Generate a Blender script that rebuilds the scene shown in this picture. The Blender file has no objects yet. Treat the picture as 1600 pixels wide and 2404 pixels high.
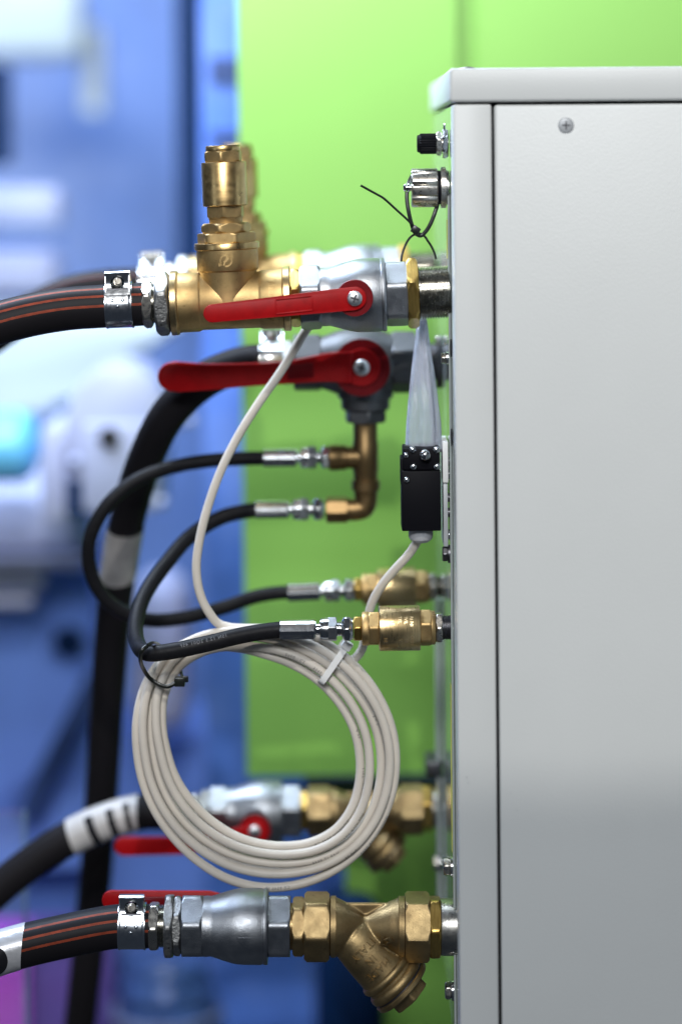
import bpy, bmesh, math, random
from mathutils import Vector, Matrix

random.seed(7)
scene = bpy.context.scene
COL = scene.collection
PI = math.pi

# ------------------------------------------------------------------ camera
# photo pixels are 1600 x 2404; the camera stands 1.61 m before the sharp row
# of fittings, level with the cabinet's lid, with the lens shifted down.
D0 = 1.6127                    # metres from lens to the plane y = 0
MPP = 0.284e-3                 # metres per photo pixel at y = 0
PX0, PY0 = 800.0, 377.5        # principal point
ROLL = 0.0082

cam_d = bpy.data.cameras.new('camera')
cam = bpy.data.objects.new('camera', cam_d)
COL.objects.link(cam)
scene.camera = cam
cam_d.sensor_fit = 'VERTICAL'
cam_d.sensor_height = 36.0
cam_d.sensor_width = 24.0
cam_d.lens = 36.0 * D0 / (2404 * MPP)
cam_d.shift_y = -(1202 - PY0) / 2404
cam_d.clip_start = 0.05
cam_d.clip_end = 60
cam_d.dof.use_dof = True
cam_d.dof.focus_distance = D0 - 0.012
cam_d.dof.aperture_fstop = 1.9
right = Vector((1, 0, -ROLL)).normalized()
up = Vector((ROLL, 0, 1)).normalized()
back = right.cross(up)
cam.matrix_world = Matrix(((right.x, up.x, back.x, 0), (right.y, up.y, back.y, -D0), (right.z, up.z, back.z, 0), (0, 0, 0, 1)))

# ------------------------------------------------------------------ world, lamps, exposure
world = bpy.data.worlds.new('World')
scene.world = world
world.use_nodes = True
wb = world.node_tree.nodes['Background']
wb.inputs[0].default_value = (0.62, 0.76, 1.0, 1)
wb.inputs[1].default_value = 0.045

def aim(o, target):
    o.rotation_euler = (Vector(target) - o.location).to_track_quat('-Z', 'Y').to_euler()

def area(name, loc, target, sx, sy, power, col):
    l = bpy.data.lights.new(name, 'AREA')
    l.shape = 'RECTANGLE'; l.size = sx; l.size_y = sy; l.energy = power; l.color = col
    o = bpy.data.objects.new(name, l); COL.objects.link(o)
    o.location = loc; aim(o, target)
    return o

def spot(name, loc, target, power, col, size_deg, blend, radius):
    l = bpy.data.lights.new(name, 'SPOT')
    l.energy = power; l.color = col; l.spot_size = math.radians(size_deg); l.spot_blend = blend
    l.shadow_soft_size = radius
    o = bpy.data.objects.new(name, l); COL.objects.link(o)
    o.location = loc; aim(o, target)
    return o

# hall spotlight from above the visitor; its beam ends low on the cabinet
spot('hall_spotlight', (0.12, -3.0, 2.35), (0.14, 0.0, 1.058), 205, (1.0, 0.965, 0.91), 40, 0.02, 0.018)
# unseen fill lamps added in front and at the side; overhead hall panel
area('front_ceiling_panel', (-0.35, -3.1, 1.25), (0, 0, -0.3), 1.2, 0.6, 66, (0.95, 0.975, 1.0))
area('side_window_light', (-2.2, -1.6, 0.15), (0, 0, -0.3), 0.5, 1.6, 4, (0.75, 0.86, 1.0))
area('overhead_panel', (0.1, 0.25, 1.9), (0.0, 0.3, -0.3), 1.2, 0.9, 1.5, (0.72, 0.88, 1.0))
# unseen lamps added to light green panel and machines; blue lamp for the room
area('green_panel_fill', (-0.26, 0.24, 0.48), (-0.08, 0.5, 0.0), 0.5, 0.10, 6.4, (0.80, 0.92, 1.0))
area('stand_lamp_blue', (-0.8, 1.1, 1.7), (-0.8, 2.2, -0.3), 1.4, 0.5, 42, (0.70, 0.80, 1.0))
area('machine_fill', (-0.80, 0.42, 0.95), (-0.40, 1.0, -0.4), 0.7, 0.3, 27, (0.62, 0.75, 1.0))

scene.render.engine = 'CYCLES'
vs = scene.view_settings
vs.view_transform = 'Standard'
vs.look = 'None'
vs.exposure = 0.08
vs.gamma = 1.0
vs.use_curve_mapping = False

# ------------------------------------------------------------------ photo pixel -> place
def K(y):
    return MPP * (D0 + y) / D0

def W(px, py, y=0.0):
    u, v = px - PX0, py - PY0
    k = K(y)
    return Vector((k * (u - ROLL * v), y, -k * (v + ROLL * u)))

DS = 1600 / 1568.0
def D(px, py, y=0.0):          # same, from the 1568-wide view
    return W(px * DS, py * DS, y)

# ------------------------------------------------------------------ materials
MATS = {}
def mat(name, col, rough=0.5, metal=0.0, var=0.0, vscale=120.0, bump=0.0, bscale=900.0, bdist=0.0002,
        rvar=0.0, coat=0.0, trans=0.0, ior=1.45, alpha=1.0, stretch=None, col2=None, cscale=40.0, camt=0.0,
        speck=0.0, emit=0.0, spec=0.5):
    m = bpy.data.materials.new(name); m.use_nodes = True
    nt = m.node_tree; N = nt.nodes; L = nt.links
    b = N['Principled BSDF']
    b.inputs['Roughness'].default_value = rough
    b.inputs['Metallic'].default_value = metal
    b.inputs['IOR'].default_value = ior
    b.inputs['Transmission Weight'].default_value = trans
    b.inputs['Coat Weight'].default_value = coat
    b.inputs['Alpha'].default_value = alpha
    b.inputs['Base Color'].default_value = (*col, 1)
    b.inputs['Specular IOR Level'].default_value = spec
    if emit:
        b.inputs['Emission Color'].default_value = (*col, 1)
        b.inputs['Emission Strength'].default_value = emit
    tc = N.new('ShaderNodeTexCoord')
    src = tc.outputs['Object']
    if stretch:
        mp = N.new('ShaderNodeMapping'); mp.inputs['Scale'].default_value = stretch
        L.new(src, mp.inputs['Vector']); vec = mp.outputs['Vector']
    else:
        vec = src
    def noise(scale, detail=4.0, v=None):
        n = N.new('ShaderNodeTexNoise'); n.inputs['Scale'].default_value = scale
        n.inputs['Detail'].default_value = detail; n.inputs['Roughness'].default_value = 0.6
        L.new(v or vec, n.inputs['Vector']); return n.outputs['Fac']
    colsock = None
    if var:
        mr = N.new('ShaderNodeMapRange')
        mr.inputs['From Min'].default_value = 0.3; mr.inputs['From Max'].default_value = 0.7
        mr.inputs['To Min'].default_value = 1 - var; mr.inputs['To Max'].default_value = 1 + var
        L.new(noise(vscale), mr.inputs['Value'])
        mx = N.new('ShaderNodeVectorMath'); mx.operation = 'SCALE'
        mx.inputs[0].default_value = col
        L.new(mr.outputs['Result'], mx.inputs['Scale'])
        colsock = mx.outputs['Vector']
    if col2:
        mr = N.new('ShaderNodeMapRange')
        mr.inputs['From Min'].default_value = 0.50; mr.inputs['From Max'].default_value = 0.68
        mr.inputs['To Min'].default_value = 0; mr.inputs['To Max'].default_value = camt
        L.new(noise(cscale, 6.0), mr.inputs['Value'])
        mi = N.new('ShaderNodeMix'); mi.data_type = 'RGBA'
        L.new(mr.outputs['Result'], mi.inputs['Factor'])
        if colsock: L.new(colsock, mi.inputs['A'])
        else: mi.inputs['A'].default_value = (*col, 1)
        mi.inputs['B'].default_value = (*col2, 1)
        colsock = mi.outputs['Result']
    if speck:
        mr = N.new('ShaderNodeMapRange')
        mr.inputs['From Min'].default_value = 0.64; mr.inputs['From Max'].default_value = 0.70
        mr.inputs['To Min'].default_value = 0; mr.inputs['To Max'].default_value = speck
        L.new(noise(420, 3.0, src), mr.inputs['Value'])
        mi = N.new('ShaderNodeMix'); mi.data_type = 'RGBA'
        L.new(mr.outputs['Result'], mi.inputs['Factor'])
        if colsock: L.new(colsock, mi.inputs['A'])
        else: mi.inputs['A'].default_value = (*col, 1)
        mi.inputs['B'].default_value = (col[0] * .25, col[1] * .22, col[2] * .2, 1)
        colsock = mi.outputs['Result']
    if colsock:
        L.new(colsock, b.inputs['Base Color'])
    if rvar:
        mr = N.new('ShaderNodeMapRange')
        mr.inputs['From Min'].default_value = 0.3; mr.inputs['From Max'].default_value = 0.7
        mr.inputs['To Min'].default_value = max(0.02, rough - rvar); mr.inputs['To Max'].default_value = rough + rvar
        L.new(noise(vscale * 1.7), mr.inputs['Value'])
        L.new(mr.outputs['Result'], b.inputs['Roughness'])
    if bump:
        bp = N.new('ShaderNodeBump'); bp.inputs['Strength'].default_value = bump
        bp.inputs['Distance'].default_value = bdist
        L.new(noise(bscale, 3.0), bp.inputs['Height'])
        L.new(bp.outputs['Normal'], b.inputs['Normal'])
    MATS[name] = m
    return m

mat('cast_brass', (0.52, 0.365, 0.165), 0.50, 1.0, var=0.14, vscale=70, bump=0.55, bscale=1500, bdist=0.00016, rvar=0.07, col2=(0.30, 0.19, 0.085), cscale=55, camt=0.5, speck=0.35)
mat('bronze_cast', (0.38, 0.275, 0.135), 0.48, 1.0, var=0.15, vscale=60, bump=0.65, bscale=1300, bdist=0.0002, rvar=0.08, col2=(0.24, 0.155, 0.07), cscale=45, camt=0.6, speck=0.4)
mat('turned_brass', (0.58, 0.405, 0.18), 0.34, 1.0, var=0.12, vscale=160, bump=0.25, bscale=240, bdist=0.0001, rvar=0.08, stretch=(1, 1, 0.06), col2=(0.45, 0.27, 0.11), cscale=60, camt=0.4)
mat('turned_brass_x', (0.58, 0.43, 0.22), 0.32, 1.0, var=0.10, vscale=160, bump=0.25, bscale=300, bdist=0.0001, rvar=0.07, stretch=(9, 0.6, 0.6), col2=(0.42, 0.27, 0.12), cscale=30, camt=0.4)
mat('yellow_brass', (0.55, 0.37, 0.11), 0.33, 1.0, var=0.15, vscale=150, bump=0.4, bscale=700, bdist=0.0001, stretch=(6, 1, 1), col2=(0.33, 0.19, 0.05), cscale=45, camt=0.7)
mat('engraved_brass', (0.74, 0.60, 0.36), 0.42, 1.0)
mat('shaded_cast', (0.10, 0.103, 0.11), 0.5, 0.85, var=0.15, vscale=90, bump=0.5, bscale=1200, bdist=0.0002)  # shade over the three way valve is put into this darker grey
mat('shaded_bronze', (0.20, 0.13, 0.06), 0.42, 1.0, var=0.15, vscale=80, bump=0.5, bscale=1200, bdist=0.0002)  # brass of the branch pipe, darkened in colour for the shade it hangs in
mat('zinc_valve', (0.345, 0.36, 0.385), 0.40, 1.0, var=0.10, vscale=60, bump=0.85, bscale=1150, bdist=0.0002, rvar=0.08)
mat('galvanised', (0.33, 0.33, 0.325), 0.45, 1.0, var=0.22, vscale=260, bump=0.9, bscale=520, bdist=0.0005, rvar=0.10, speck=0.7)
mat('nickel', (0.52, 0.49, 0.44), 0.30, 1.0, var=0.10, vscale=200, bump=0.2, bscale=900, bdist=0.0001, rvar=0.07)
mat('bright_steel', (0.53, 0.54, 0.555), 0.17, 1.0, var=0.06, vscale=180, bump=0.12, bscale=400, bdist=0.0001, rvar=0.06, stretch=(5, 1, 1))
mat('screw_zinc', (0.66, 0.67, 0.69), 0.42, 1.0, var=0.05)
mat('clamp_steel', (0.55, 0.58, 0.62), 0.22, 1.0, var=0.05, vscale=150, bump=0.1, bscale=500, bdist=0.0001, rvar=0.05)
mat('pipe_steel', (0.42, 0.41, 0.38), 0.32, 1.0, var=0.2, vscale=90, bump=0.4, bscale=700, bdist=0.0002, rvar=0.1, col2=(0.18, 0.17, 0.15), cscale=80, camt=0.6)
mat('thread_steel', (0.36, 0.345, 0.30), 0.22, 1.0, var=0.15, vscale=200, rvar=0.08)
mat('dark_steel', (0.10, 0.10, 0.11), 0.4, 0.9, var=0.1)
mat('dark_hole', (0.012, 0.012, 0.016), 0.7)
mat('red_paint', (0.36, 0.004, 0.006), 0.42, 0.0, spec=0.22, var=0.10, vscale=150, bump=0.35, bscale=1100, bdist=0.00015, col2=(0.26, 0.003, 0.005), cscale=120, camt=0.5)
mat('red_hub', (0.15, 0.003, 0.006), 0.38, 0.0, spec=0.22, var=0.1, bump=0.3, bscale=900, bdist=0.00015)
mat('cable_pvc', (0.60, 0.55, 0.485), 0.42, 0.0, var=0.05, vscale=60, bump=0.15, bscale=260, bdist=0.0002, col2=(0.60, 0.55, 0.48), cscale=90, camt=0.35)
mat('cable_print', (0.10, 0.10, 0.10), 0.6)
mat('hose_black', (0.010, 0.010, 0.012), 0.48, 0.0, var=0.2, vscale=300, bump=0.25, bscale=500, bdist=0.0002, rvar=0.1, spec=0.12)
mat('hose_matt', (0.011, 0.010, 0.012), 0.6, 0.0, spec=0.15, bump=0.3, bscale=400, bdist=0.0003)
mat('hose_print', (0.13, 0.13, 0.14), 0.5)
mat('black_plastic', (0.005, 0.005, 0.007), 0.5, 0.0, spec=0.1, bump=0.2, bscale=1500, bdist=0.0001)
mat('black_tie', (0.010, 0.012, 0.010), 0.3)
mat('white_tie', (0.80, 0.80, 0.79), 0.35, 0.0, var=0.03)
mat('grey_plastic', (0.40, 0.41, 0.43), 0.45, 0.0, var=0.05)
mat('bracket_grey', (0.42, 0.44, 0.46), 0.45, 0.2, var=0.06)
mat('bracket_white', (0.74, 0.75, 0.75), 0.45)
mat('powder_coat', (0.64, 0.66, 0.655), 0.36, 0.0, var=0.02, vscale=9, bump=0.22, bscale=620, bdist=0.0004)
mat('side_sheet', (0.42, 0.46, 0.44), 0.13, 0.0, var=0.03, coat=0.6)
mat('label_foil', (0.60, 0.60, 0.62), 0.28, 0.35, var=0.12, vscale=140, bump=0.5, bscale=160, bdist=0.0006)
mat('label_ink', (0.012, 0.012, 0.015), 0.25)
mat('label_white', (0.50, 0.485, 0.48), 0.4, 0.0, var=0.1, vscale=90, bump=0.4, bscale=120, bdist=0.0006)
mat('tape_grey', (0.36, 0.345, 0.34), 0.5, 0.0, var=0.2, vscale=80, bump=0.5, bscale=150, bdist=0.0006)
mat('film', (0.82, 0.86, 0.95), 0.14, 0.0, trans=0.72, ior=1.18, bump=0.9, bscale=75, bdist=0.004, stretch=(1, 1, 0.18))
mat('acrylic', (0.86, 0.93, 0.97), 0.04, 0.0, trans=0.96, ior=1.2)
mat('acrylic_edge', (0.28, 0.42, 0.56), 0.15, 0.0, trans=0.45, ior=1.4)
mat('yellow_edge', (0.52, 0.55, 0.10), 0.4)
# background stand
mat('green_panel', (0.255, 0.56, 0.085), 0.5, 0.0, var=0.04, vscale=3, coat=1.0)
MATS['green_panel'].node_tree.nodes['Principled BSDF'].inputs['Coat Roughness'].default_value = 0.5
mat('dark_gap', (0.010, 0.022, 0.018), 0.6)
mat('blue_wall', (0.16, 0.275, 0.62), 0.5, 0.0, var=0.35, vscale=2.6, col2=(0.36, 0.43, 0.62), cscale=2.6, camt=0.9)
mat('navy', (0.002, 0.020, 0.075), 0.6, spec=0.2)
mat('navy_soft', (0.025, 0.055, 0.18), 0.5)
mat('bowl_blue', (0.05, 0.10, 0.27), 0.3, 0.0, var=0.5, vscale=14)
mat('lilac_white', (0.42, 0.455, 0.64), 0.35, 0.0, var=0.04, vscale=5)
mat('pale_panel', (0.54, 0.63, 0.67), 0.4, 0.0, var=0.06, vscale=3)
mat('cyan_plastic', (0.16, 0.55, 0.86), 0.3)
mat('blue_machine', (0.085, 0.19, 0.64), 0.42, 0.0, var=0.3, vscale=7, col2=(0.22, 0.33, 0.72), cscale=5, camt=0.8)
mat('blue_cabinet', (0.15, 0.28, 0.76), 0.4, 0.0, var=0.2, vscale=5)
mat('grey_blue', (0.18, 0.20, 0.30), 0.4)
mat('magenta', (0.44, 0.07, 0.58), 0.4, 0.0, col2=(0.55, 0.03, 0.40), cscale=6, camt=0.9)  # magenta glow of the corner put into the base colour
mat('violet', (0.13, 0.085, 0.33), 0.45, 0.0, col2=(0.20, 0.05, 0.26), cscale=5, camt=0.8)

def striped(name, base, stripe, angles, halfw, rough=0.48):
    m = bpy.data.materials.new(name); m.use_nodes = True
    nt = m.node_tree; N = nt.nodes; L = nt.links
    b = N['Principled BSDF']; b.inputs['Roughness'].default_value = rough; b.inputs['Specular IOR Level'].default_value = 0.12
    uv = N.new('ShaderNodeUVMap'); uv.uv_map = 'UVMap'
    sp = N.new('ShaderNodeSeparateXYZ'); L.new(uv.outputs['UV'], sp.inputs['Vector'])
    # fibres make the stripe edges slightly ragged
    nz = N.new('ShaderNodeTexNoise'); nz.inputs['Scale'].default_value = 900
    tc = N.new('ShaderNodeTexCoord'); L.new(tc.outputs['Object'], nz.inputs['Vector'])
    jit = N.new('ShaderNodeMath'); jit.operation = 'MULTIPLY_ADD'
    L.new(nz.outputs['Fac'], jit.inputs[0]); jit.inputs[1].default_value = 0.006; jit.inputs[2].default_value = -0.003
    vv = N.new('ShaderNodeMath'); vv.operation = 'ADD'
    L.new(sp.outputs['Y'], vv.inputs[0]); L.new(jit.outputs[0], vv.inputs[1])
    tot = None
    for a in angles:
        c = N.new('ShaderNodeMath'); c.operation = 'COMPARE'
        L.new(vv.outputs[0], c.inputs[0]); c.inputs[1].default_value = (a / 360.0) % 1.0; c.inputs[2].default_value = halfw / 360.0
        if tot is None: tot = c.outputs[0]
        else:
            x = N.new('ShaderNodeMath'); x.operation = 'MAXIMUM'; L.new(tot, x.inputs[0]); L.new(c.outputs[0], x.inputs[1]); tot = x.outputs[0]
    n2 = N.new('ShaderNodeTexNoise'); n2.inputs['Scale'].default_value = 160; n2.inputs['Detail'].default_value = 5
    L.new(tc.outputs['Object'], n2.inputs['Vector'])
    mr = N.new('ShaderNodeMapRange'); mr.inputs['From Min'].default_value = .3; mr.inputs['From Max'].default_value = .7
    mr.inputs['To Min'].default_value = .75; mr.inputs['To Max'].default_value = 1.2; L.new(n2.outputs['Fac'], mr.inputs['Value'])
    sc = N.new('ShaderNodeVectorMath'); sc.operation = 'SCALE'; sc.inputs[0].default_value = stripe; L.new(mr.outputs['Result'], sc.inputs['Scale'])
    mi = N.new('ShaderNodeMix'); mi.data_type = 'RGBA'
    L.new(tot, mi.inputs['Factor']); mi.inputs['A'].default_value = (*base, 1); L.new(sc.outputs['Vector'], mi.inputs['B'])
    L.new(mi.outputs['Result'], b.inputs['Base Color'])
    bp = N.new('ShaderNodeBump'); bp.inputs['Strength'].default_value = 0.25; bp.inputs['Distance'].default_value = 0.0002
    L.new(n2.outputs['Fac'], bp.inputs['Height']); L.new(bp.outputs['Normal'], b.inputs['Normal'])
    MATS[name] = m
striped('hose_striped', (0.012, 0.011, 0.013), (0.24, 0.045, 0.022), (4, 31, 57, 150, 176, 203), 3.4)
striped('hose_striped_rear', (0.011, 0.010, 0.012), (0.09, 0.014, 0.012), (40,), 3.0)

# ------------------------------------------------------------------ mesh helpers
def mk(name, vf, material, parent=None, smooth=40, uvs=None):
    verts, faces = vf
    me = bpy.data.meshes.new(name)
    me.from_pydata([tuple(v) for v in verts], [], faces)
    me.validate()
    if uvs:
        lay = me.uv_layers.new(name='UVMap')
        flat = [c for f in uvs for c in f]
        if len(flat) == len(lay.data):
            for i, c in enumerate(flat): lay.data[i].uv = c
    bm = bmesh.new(); bm.from_mesh(me)
    bmesh.ops.recalc_face_normals(bm, faces=bm.faces)
    bm.to_mesh(me); bm.free()
    if smooth:
        for p in me.polygons: p.use_smooth = True
        me.set_sharp_from_angle(angle=math.radians(smooth))
    me.materials.append(MATS[material])
    o = bpy.data.objects.new(name, me)
    COL.objects.link(o)
    o.parent = parent
    return o

def tag(o, label, cat=None, group=None, kind=None):
    if label: o['label'] = label
    if cat: o['category'] = cat
    if group: o['group'] = group
    if kind: o['kind'] = kind
    return o

def empty(name, mw, label, cat, group=None):
    o = bpy.data.objects.new(name, None)
    o.empty_display_size = 0.01
    COL.objects.link(o)
    o.matrix_world = mw
    return tag(o, label, cat, group)

def copy_tree(o, parent=None):
    c = o.copy(); COL.objects.link(c); c.parent = parent
    for ch in [x for x in bpy.data.objects if x.parent == o]:
        copy_tree(ch, c)
    return c

def merge(*vfs):
    V, F = [], []
    for v, f in vfs:
        n = len(V); V += [Vector(x) for x in v]; F += [tuple(i + n for i in q) for q in f]
    return V, F

def xf(vf, m):
    return [m @ Vector(v) for v in vf[0]], vf[1]

def lathe(prof, n=56, caps=True):
    """profile of (x, r) turned about the local x axis"""
    V, F = [], []
    m = len(prof)
    for x, r in prof:
        for i in range(n):
            a = 2 * PI * i / n
            V.append(Vector((x, -r * math.cos(a), r * math.sin(a))))
    for j in range(m - 1):
        for i in range(n):
            a, b = j * n + i, j * n + (i + 1) % n
            F.append((a, b, b + n, a + n))
    if caps:
        F.append(tuple(range(n))); F.append(tuple(range((m - 1) * n, m * n)))
    return V, F

def hexp(x0, x1, r, rot=0.0, ch=0.10, n=72, sides=6, c0=True, c1=True):
    """chamfered hex along x; r = half the distance over corners; rot in degrees"""
    L = x1 - x0
    c = min(abs(L) * 0.28, r * ch * 1.2)
    st = []
    k = 4
    for i in range(k + 1): st.append((x0 + c * i / k, i / k if c0 else 1))
    for i in range(k + 1): st.append((x1 - c + c * i / k, 1 - i / k if c1 else 1))
    V, F = [], []
    sec = 2 * PI / sides
    ap = r * math.cos(sec / 2)
    for x, t in st:
        lim = r * (1 - ch * 1.35) + r * ch * 1.35 * t
        for i in range(n):
            a = 2 * PI * i / n
            b = (a - math.radians(rot)) % sec - sec / 2
            rr = min(ap / math.cos(b), lim)
            V.append(Vector((x, -rr * math.cos(a), rr * math.sin(a))))
    m = len(st)
    for j in range(m - 1):
        for i in range(n):
            a, b = j * n + i, j * n + (i + 1) % n
            F.append((a, b, b + n, a + n))
    F.append(tuple(range(n))); F.append(tuple(range((m - 1) * n, m * n)))
    return V, F

def threads(x0, x1, r, pitch, depth, n=40):
    V, F = [], []
    prof = [(x0, r - depth)]
    cnt = max(2, int(round((x1 - x0) / pitch)))
    p = (x1 - x0) / cnt
    for i in range(cnt):
        a = x0 + i * p
        prof += [(a + p * 0.12, r - depth), (a + p * 0.45, r), (a + p * 0.6, r), (a + p * 0.93, r - depth)]
    prof.append((x1, r - depth))
    return lathe(prof, n)

def box(x0, x1, y0, y1, z0, z1, bev=0.0, seg=2):
    bm = bmesh.new()
    bmesh.ops.create_cube(bm, size=1)
    for v in bm.verts:
        v.co = Vector(((x0 + x1) / 2 + v.co.x * (x1 - x0), (y0 + y1) / 2 + v.co.y * (y1 - y0), (z0 + z1) / 2 + v.co.z * (z1 - z0)))
    if bev:
        bmesh.ops.bevel(bm, geom=list(bm.edges), offset=bev, segments=seg, profile=0.5, affect='EDGES')
    bm.verts.ensure_lookup_table()
    r = [v.co.copy() for v in bm.verts], [tuple(v.index for v in f.verts) for f in bm.faces]
    bm.free(); return r

def prism(outline, y0, y1, bev=0.0):
    """outline of (x, z), extruded along y"""
    bm = bmesh.new()
    a = [bm.verts.new((x, y0, z)) for x, z in outline]
    b = [bm.verts.new((x, y1, z)) for x, z in outline]
    n = len(a)
    fa = bm.faces.new(a); fb = bm.faces.new(b[::-1])
    for i in range(n): bm.faces.new((a[i], b[i], b[(i + 1) % n], a[(i + 1) % n]))
    if bev:
        e = [x for x in bm.edges if x in set(fa.edges) | set(fb.edges)]
        bmesh.ops.bevel(bm, geom=e, offset=bev, segments=2, profile=0.5, affect='EDGES')
    bmesh.ops.recalc_face_normals(bm, faces=bm.faces)
    bm.verts.index_update()
    r = [v.co.copy() for v in bm.verts], [tuple(v.index for v in f.verts) for f in bm.faces]
    bm.free(); return r

def dome(cx, cy, cz, r, h, axis='-y', n=24, k=5):
    """low dome facing -y (towards the camera)"""
    V, F = [], []
    for j in range(k):
        t = (PI / 2) * j / k
        for i in range(n):
            a = 2 * PI * i / n
            V.append(Vector((cx + r * math.cos(t) * math.cos(a), cy - h * math.sin(t), cz + r * math.cos(t) * math.sin(a))))
    V.append(Vector((cx, cy - h, cz)))
    for j in range(k - 1):
        for i in range(n):
            a, b = j * n + i, j * n + (i + 1) % n
            F.append((a, b, b + n, a + n))
    for i in range(n): F.append(((k - 1) * n + i, (k - 1) * n + (i + 1) % n, k * n))
    F.append(tuple(range(n)))
    return V, F

def cyl_y(cx, cz, r, y0, y1, n=32, r1=None):
    r1 = r if r1 is None else r1
    V = []
    for y, rr in ((y0, r), (y1, r1)):
        for i in range(n):
            a = 2 * PI * i / n
            V.append(Vector((cx + rr * math.cos(a), y, cz + rr * math.sin(a))))
    F = [(i, (i + 1) % n, n + (i + 1) % n, n + i) for i in range(n)] + [tuple(range(n)), tuple(range(n, 2 * n))]
    return V, F

def spline(pts, per=14):
    """Catmull-Rom through points (any dimension)"""
    P = [Vector(p) for p in pts]
    P = [2 * P[0] - P[1]] + P + [2 * P[-1] - P[-2]]
    out = []
    for i in range(1, len(P) - 2):
        p0, p1, p2, p3 = P[i - 1], P[i], P[i + 1], P[i + 2]
        d0, d1, d2 = max((p1 - p0).length, 1e-6) ** .5, max((p2 - p1).length, 1e-6) ** .5, max((p3 - p2).length, 1e-6) ** .5
        m1 = (p1 - p0) / d0 - (p2 - p0) / (d0 + d1) + (p2 - p1) / d1
        m2 = (p2 - p1) / d1 - (p3 - p1) / (d1 + d2) + (p3 - p2) / d2
        m1 *= d1; m2 *= d1
        for j in range(per):
            t = j / per
            out.append((2 * t**3 - 3 * t**2 + 1) * p1 + (t**3 - 2 * t**2 + t) * m1 + (-2 * t**3 + 3 * t**2) * p2 + (t**3 - t**2) * m2)
    out.append(P[-2]); return out

def frames(path):
    fr = []
    n = len(path)
    for i, p in enumerate(path):
        t = (path[min(i + 1, n - 1)] - path[max(i - 1, 0)]).normalized()
        f = Vector((0, -1, 0)); f = (f - t * f.dot(t))
        f = f.normalized() if f.length > 1e-4 else Vector((1, 0, 0))
        u = t.cross(f).normalized()
        fr.append((p, t, f, u))
    return fr

def tube(path, rad, n=28, flat=None):
    """returns verts/faces and uvs; rad a number or list. angle 0 faces the camera, 90 = u"""
    fr = frames(path)
    V, F, UV = [], [], []
    acc = [0.0]
    for i in range(1, len(path)): acc.append(acc[-1] + (path[i] - path[i - 1]).length)
    for i, (p, t, f, u) in enumerate(fr):
        r = rad[i] if isinstance(rad, (list, tuple)) else rad
        rf, ru = (r, r) if not flat else flat
        for j in range(n):
            a = 2 * PI * j / n
            V.append(p + f * (rf * math.cos(a)) + u * (ru * math.sin(a)))
    m = len(path)
    for i in range(m - 1):
        for j in range(n):
            a, b = i * n + j, i * n + (j + 1) % n
            F.append((a, b, b + n, a + n))
            v0, v1 = j / n, (j + 1) / n
            UV.append(((acc[i], v0), (acc[i], v1), (acc[i + 1], v1), (acc[i + 1], v0)))
    F.append(tuple(range(n))); UV.append([(0, 0.4)] * n)
    F.append(tuple(range((m - 1) * n, m * n))); UV.append([(0, 0.4)] * n)
    return (V, F), UV

def mk_tube(name, path, rad, material, parent=None, n=28, flat=None):
    vf, uv = tube(path, rad, n, flat)
    me = bpy.data.meshes.new(name)
    me.from_pydata([tuple(v) for v in vf[0]], [], vf[1])
    lay = me.uv_layers.new(name='UVMap')
    k = 0
    for f in uv:
        for c in f: lay.data[k].uv = c; k += 1
    for p in me.polygons: p.use_smooth = True
    me.set_sharp_from_angle(angle=math.radians(50))
    me.materials.append(MATS[material])
    o = bpy.data.objects.new(name, me); COL.objects.link(o); o.parent = parent
    return o

def text_vf(body, size, depth=0.0002, spacing=1.0):
    c = bpy.data.curves.new('lettering', 'FONT')
    c.body = body; c.size = size; c.extrude = depth; c.align_x = 'CENTER'; c.align_y = 'CENTER'
    c.resolution_u = 3; c.space_character = spacing
    o = bpy.data.objects.new('lettering', c); COL.objects.link(o)
    dg = bpy.context.evaluated_depsgraph_get()
    me = bpy.data.meshes.new_from_object(o.evaluated_get(dg))
    bm = bmesh.new(); bm.from_mesh(me)
    bmesh.ops.triangulate(bm, faces=bm.faces)
    bmesh.ops.subdivide_edges(bm, edges=[e for e in bm.edges if e.calc_length() > size * .3], cuts=1)
    bm.verts.index_update()
    r = [v.co.copy() for v in bm.verts], [tuple(v.index for v in f.verts) for f in bm.faces]
    bm.free()
    bpy.data.objects.remove(o); bpy.data.curves.remove(c); bpy.data.meshes.remove(me)
    return r

def on_cyl(vf, x0, ang, R, rot=0.0):
    """wrap flat lettering on a cylinder about x: ang degrees above the front, rot turns the text"""
    cr, sr = math.cos(math.radians(rot)), math.sin(math.radians(rot))
    V = []
    for v in vf[0]:
        a, b = v.x * cr - v.y * sr, v.x * sr + v.y * cr
        th = math.radians(ang) + b / R
        rr = R + v.z
        V.append(Vector((x0 + a, -rr * math.cos(th), rr * math.sin(th))))
    return V, vf[1]

def axis_frame(pa, pb, y):
    """frame at photo pixel pa, local x towards pb, y away from the camera"""
    a, b = W(*pa, y), W(*pb, y)
    x = (b - a).normalized(); yv = Vector((0, 1, 0)); z = x.cross(yv)
    return Matrix(((x.x, yv.x, z.x, a.x), (x.y, yv.y, z.y, a.y), (x.z, yv.z, z.z, a.z), (0, 0, 0, 1)))

class Asm:
    """an axis in the photo: s = photo x along it, gives frames and a metre scale"""
    def __init__(self, pa, pb, y):
        self.pa, self.pb, self.y, self.k = pa, pb, y, K(y)
        self.slope = (pb[1] - pa[1]) / (pb[0] - pa[0])
    def pt(self, s): return (s, self.pa[1] + self.slope * (s - self.pa[0]))
    def at(self, s):
        return axis_frame(self.pt(s), self.pt(s + 100), self.y)

def rim(p, r0, c):    # small rounded corner
    return [(p[0] - c, r0), (p[0], r0 - c)]

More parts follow.
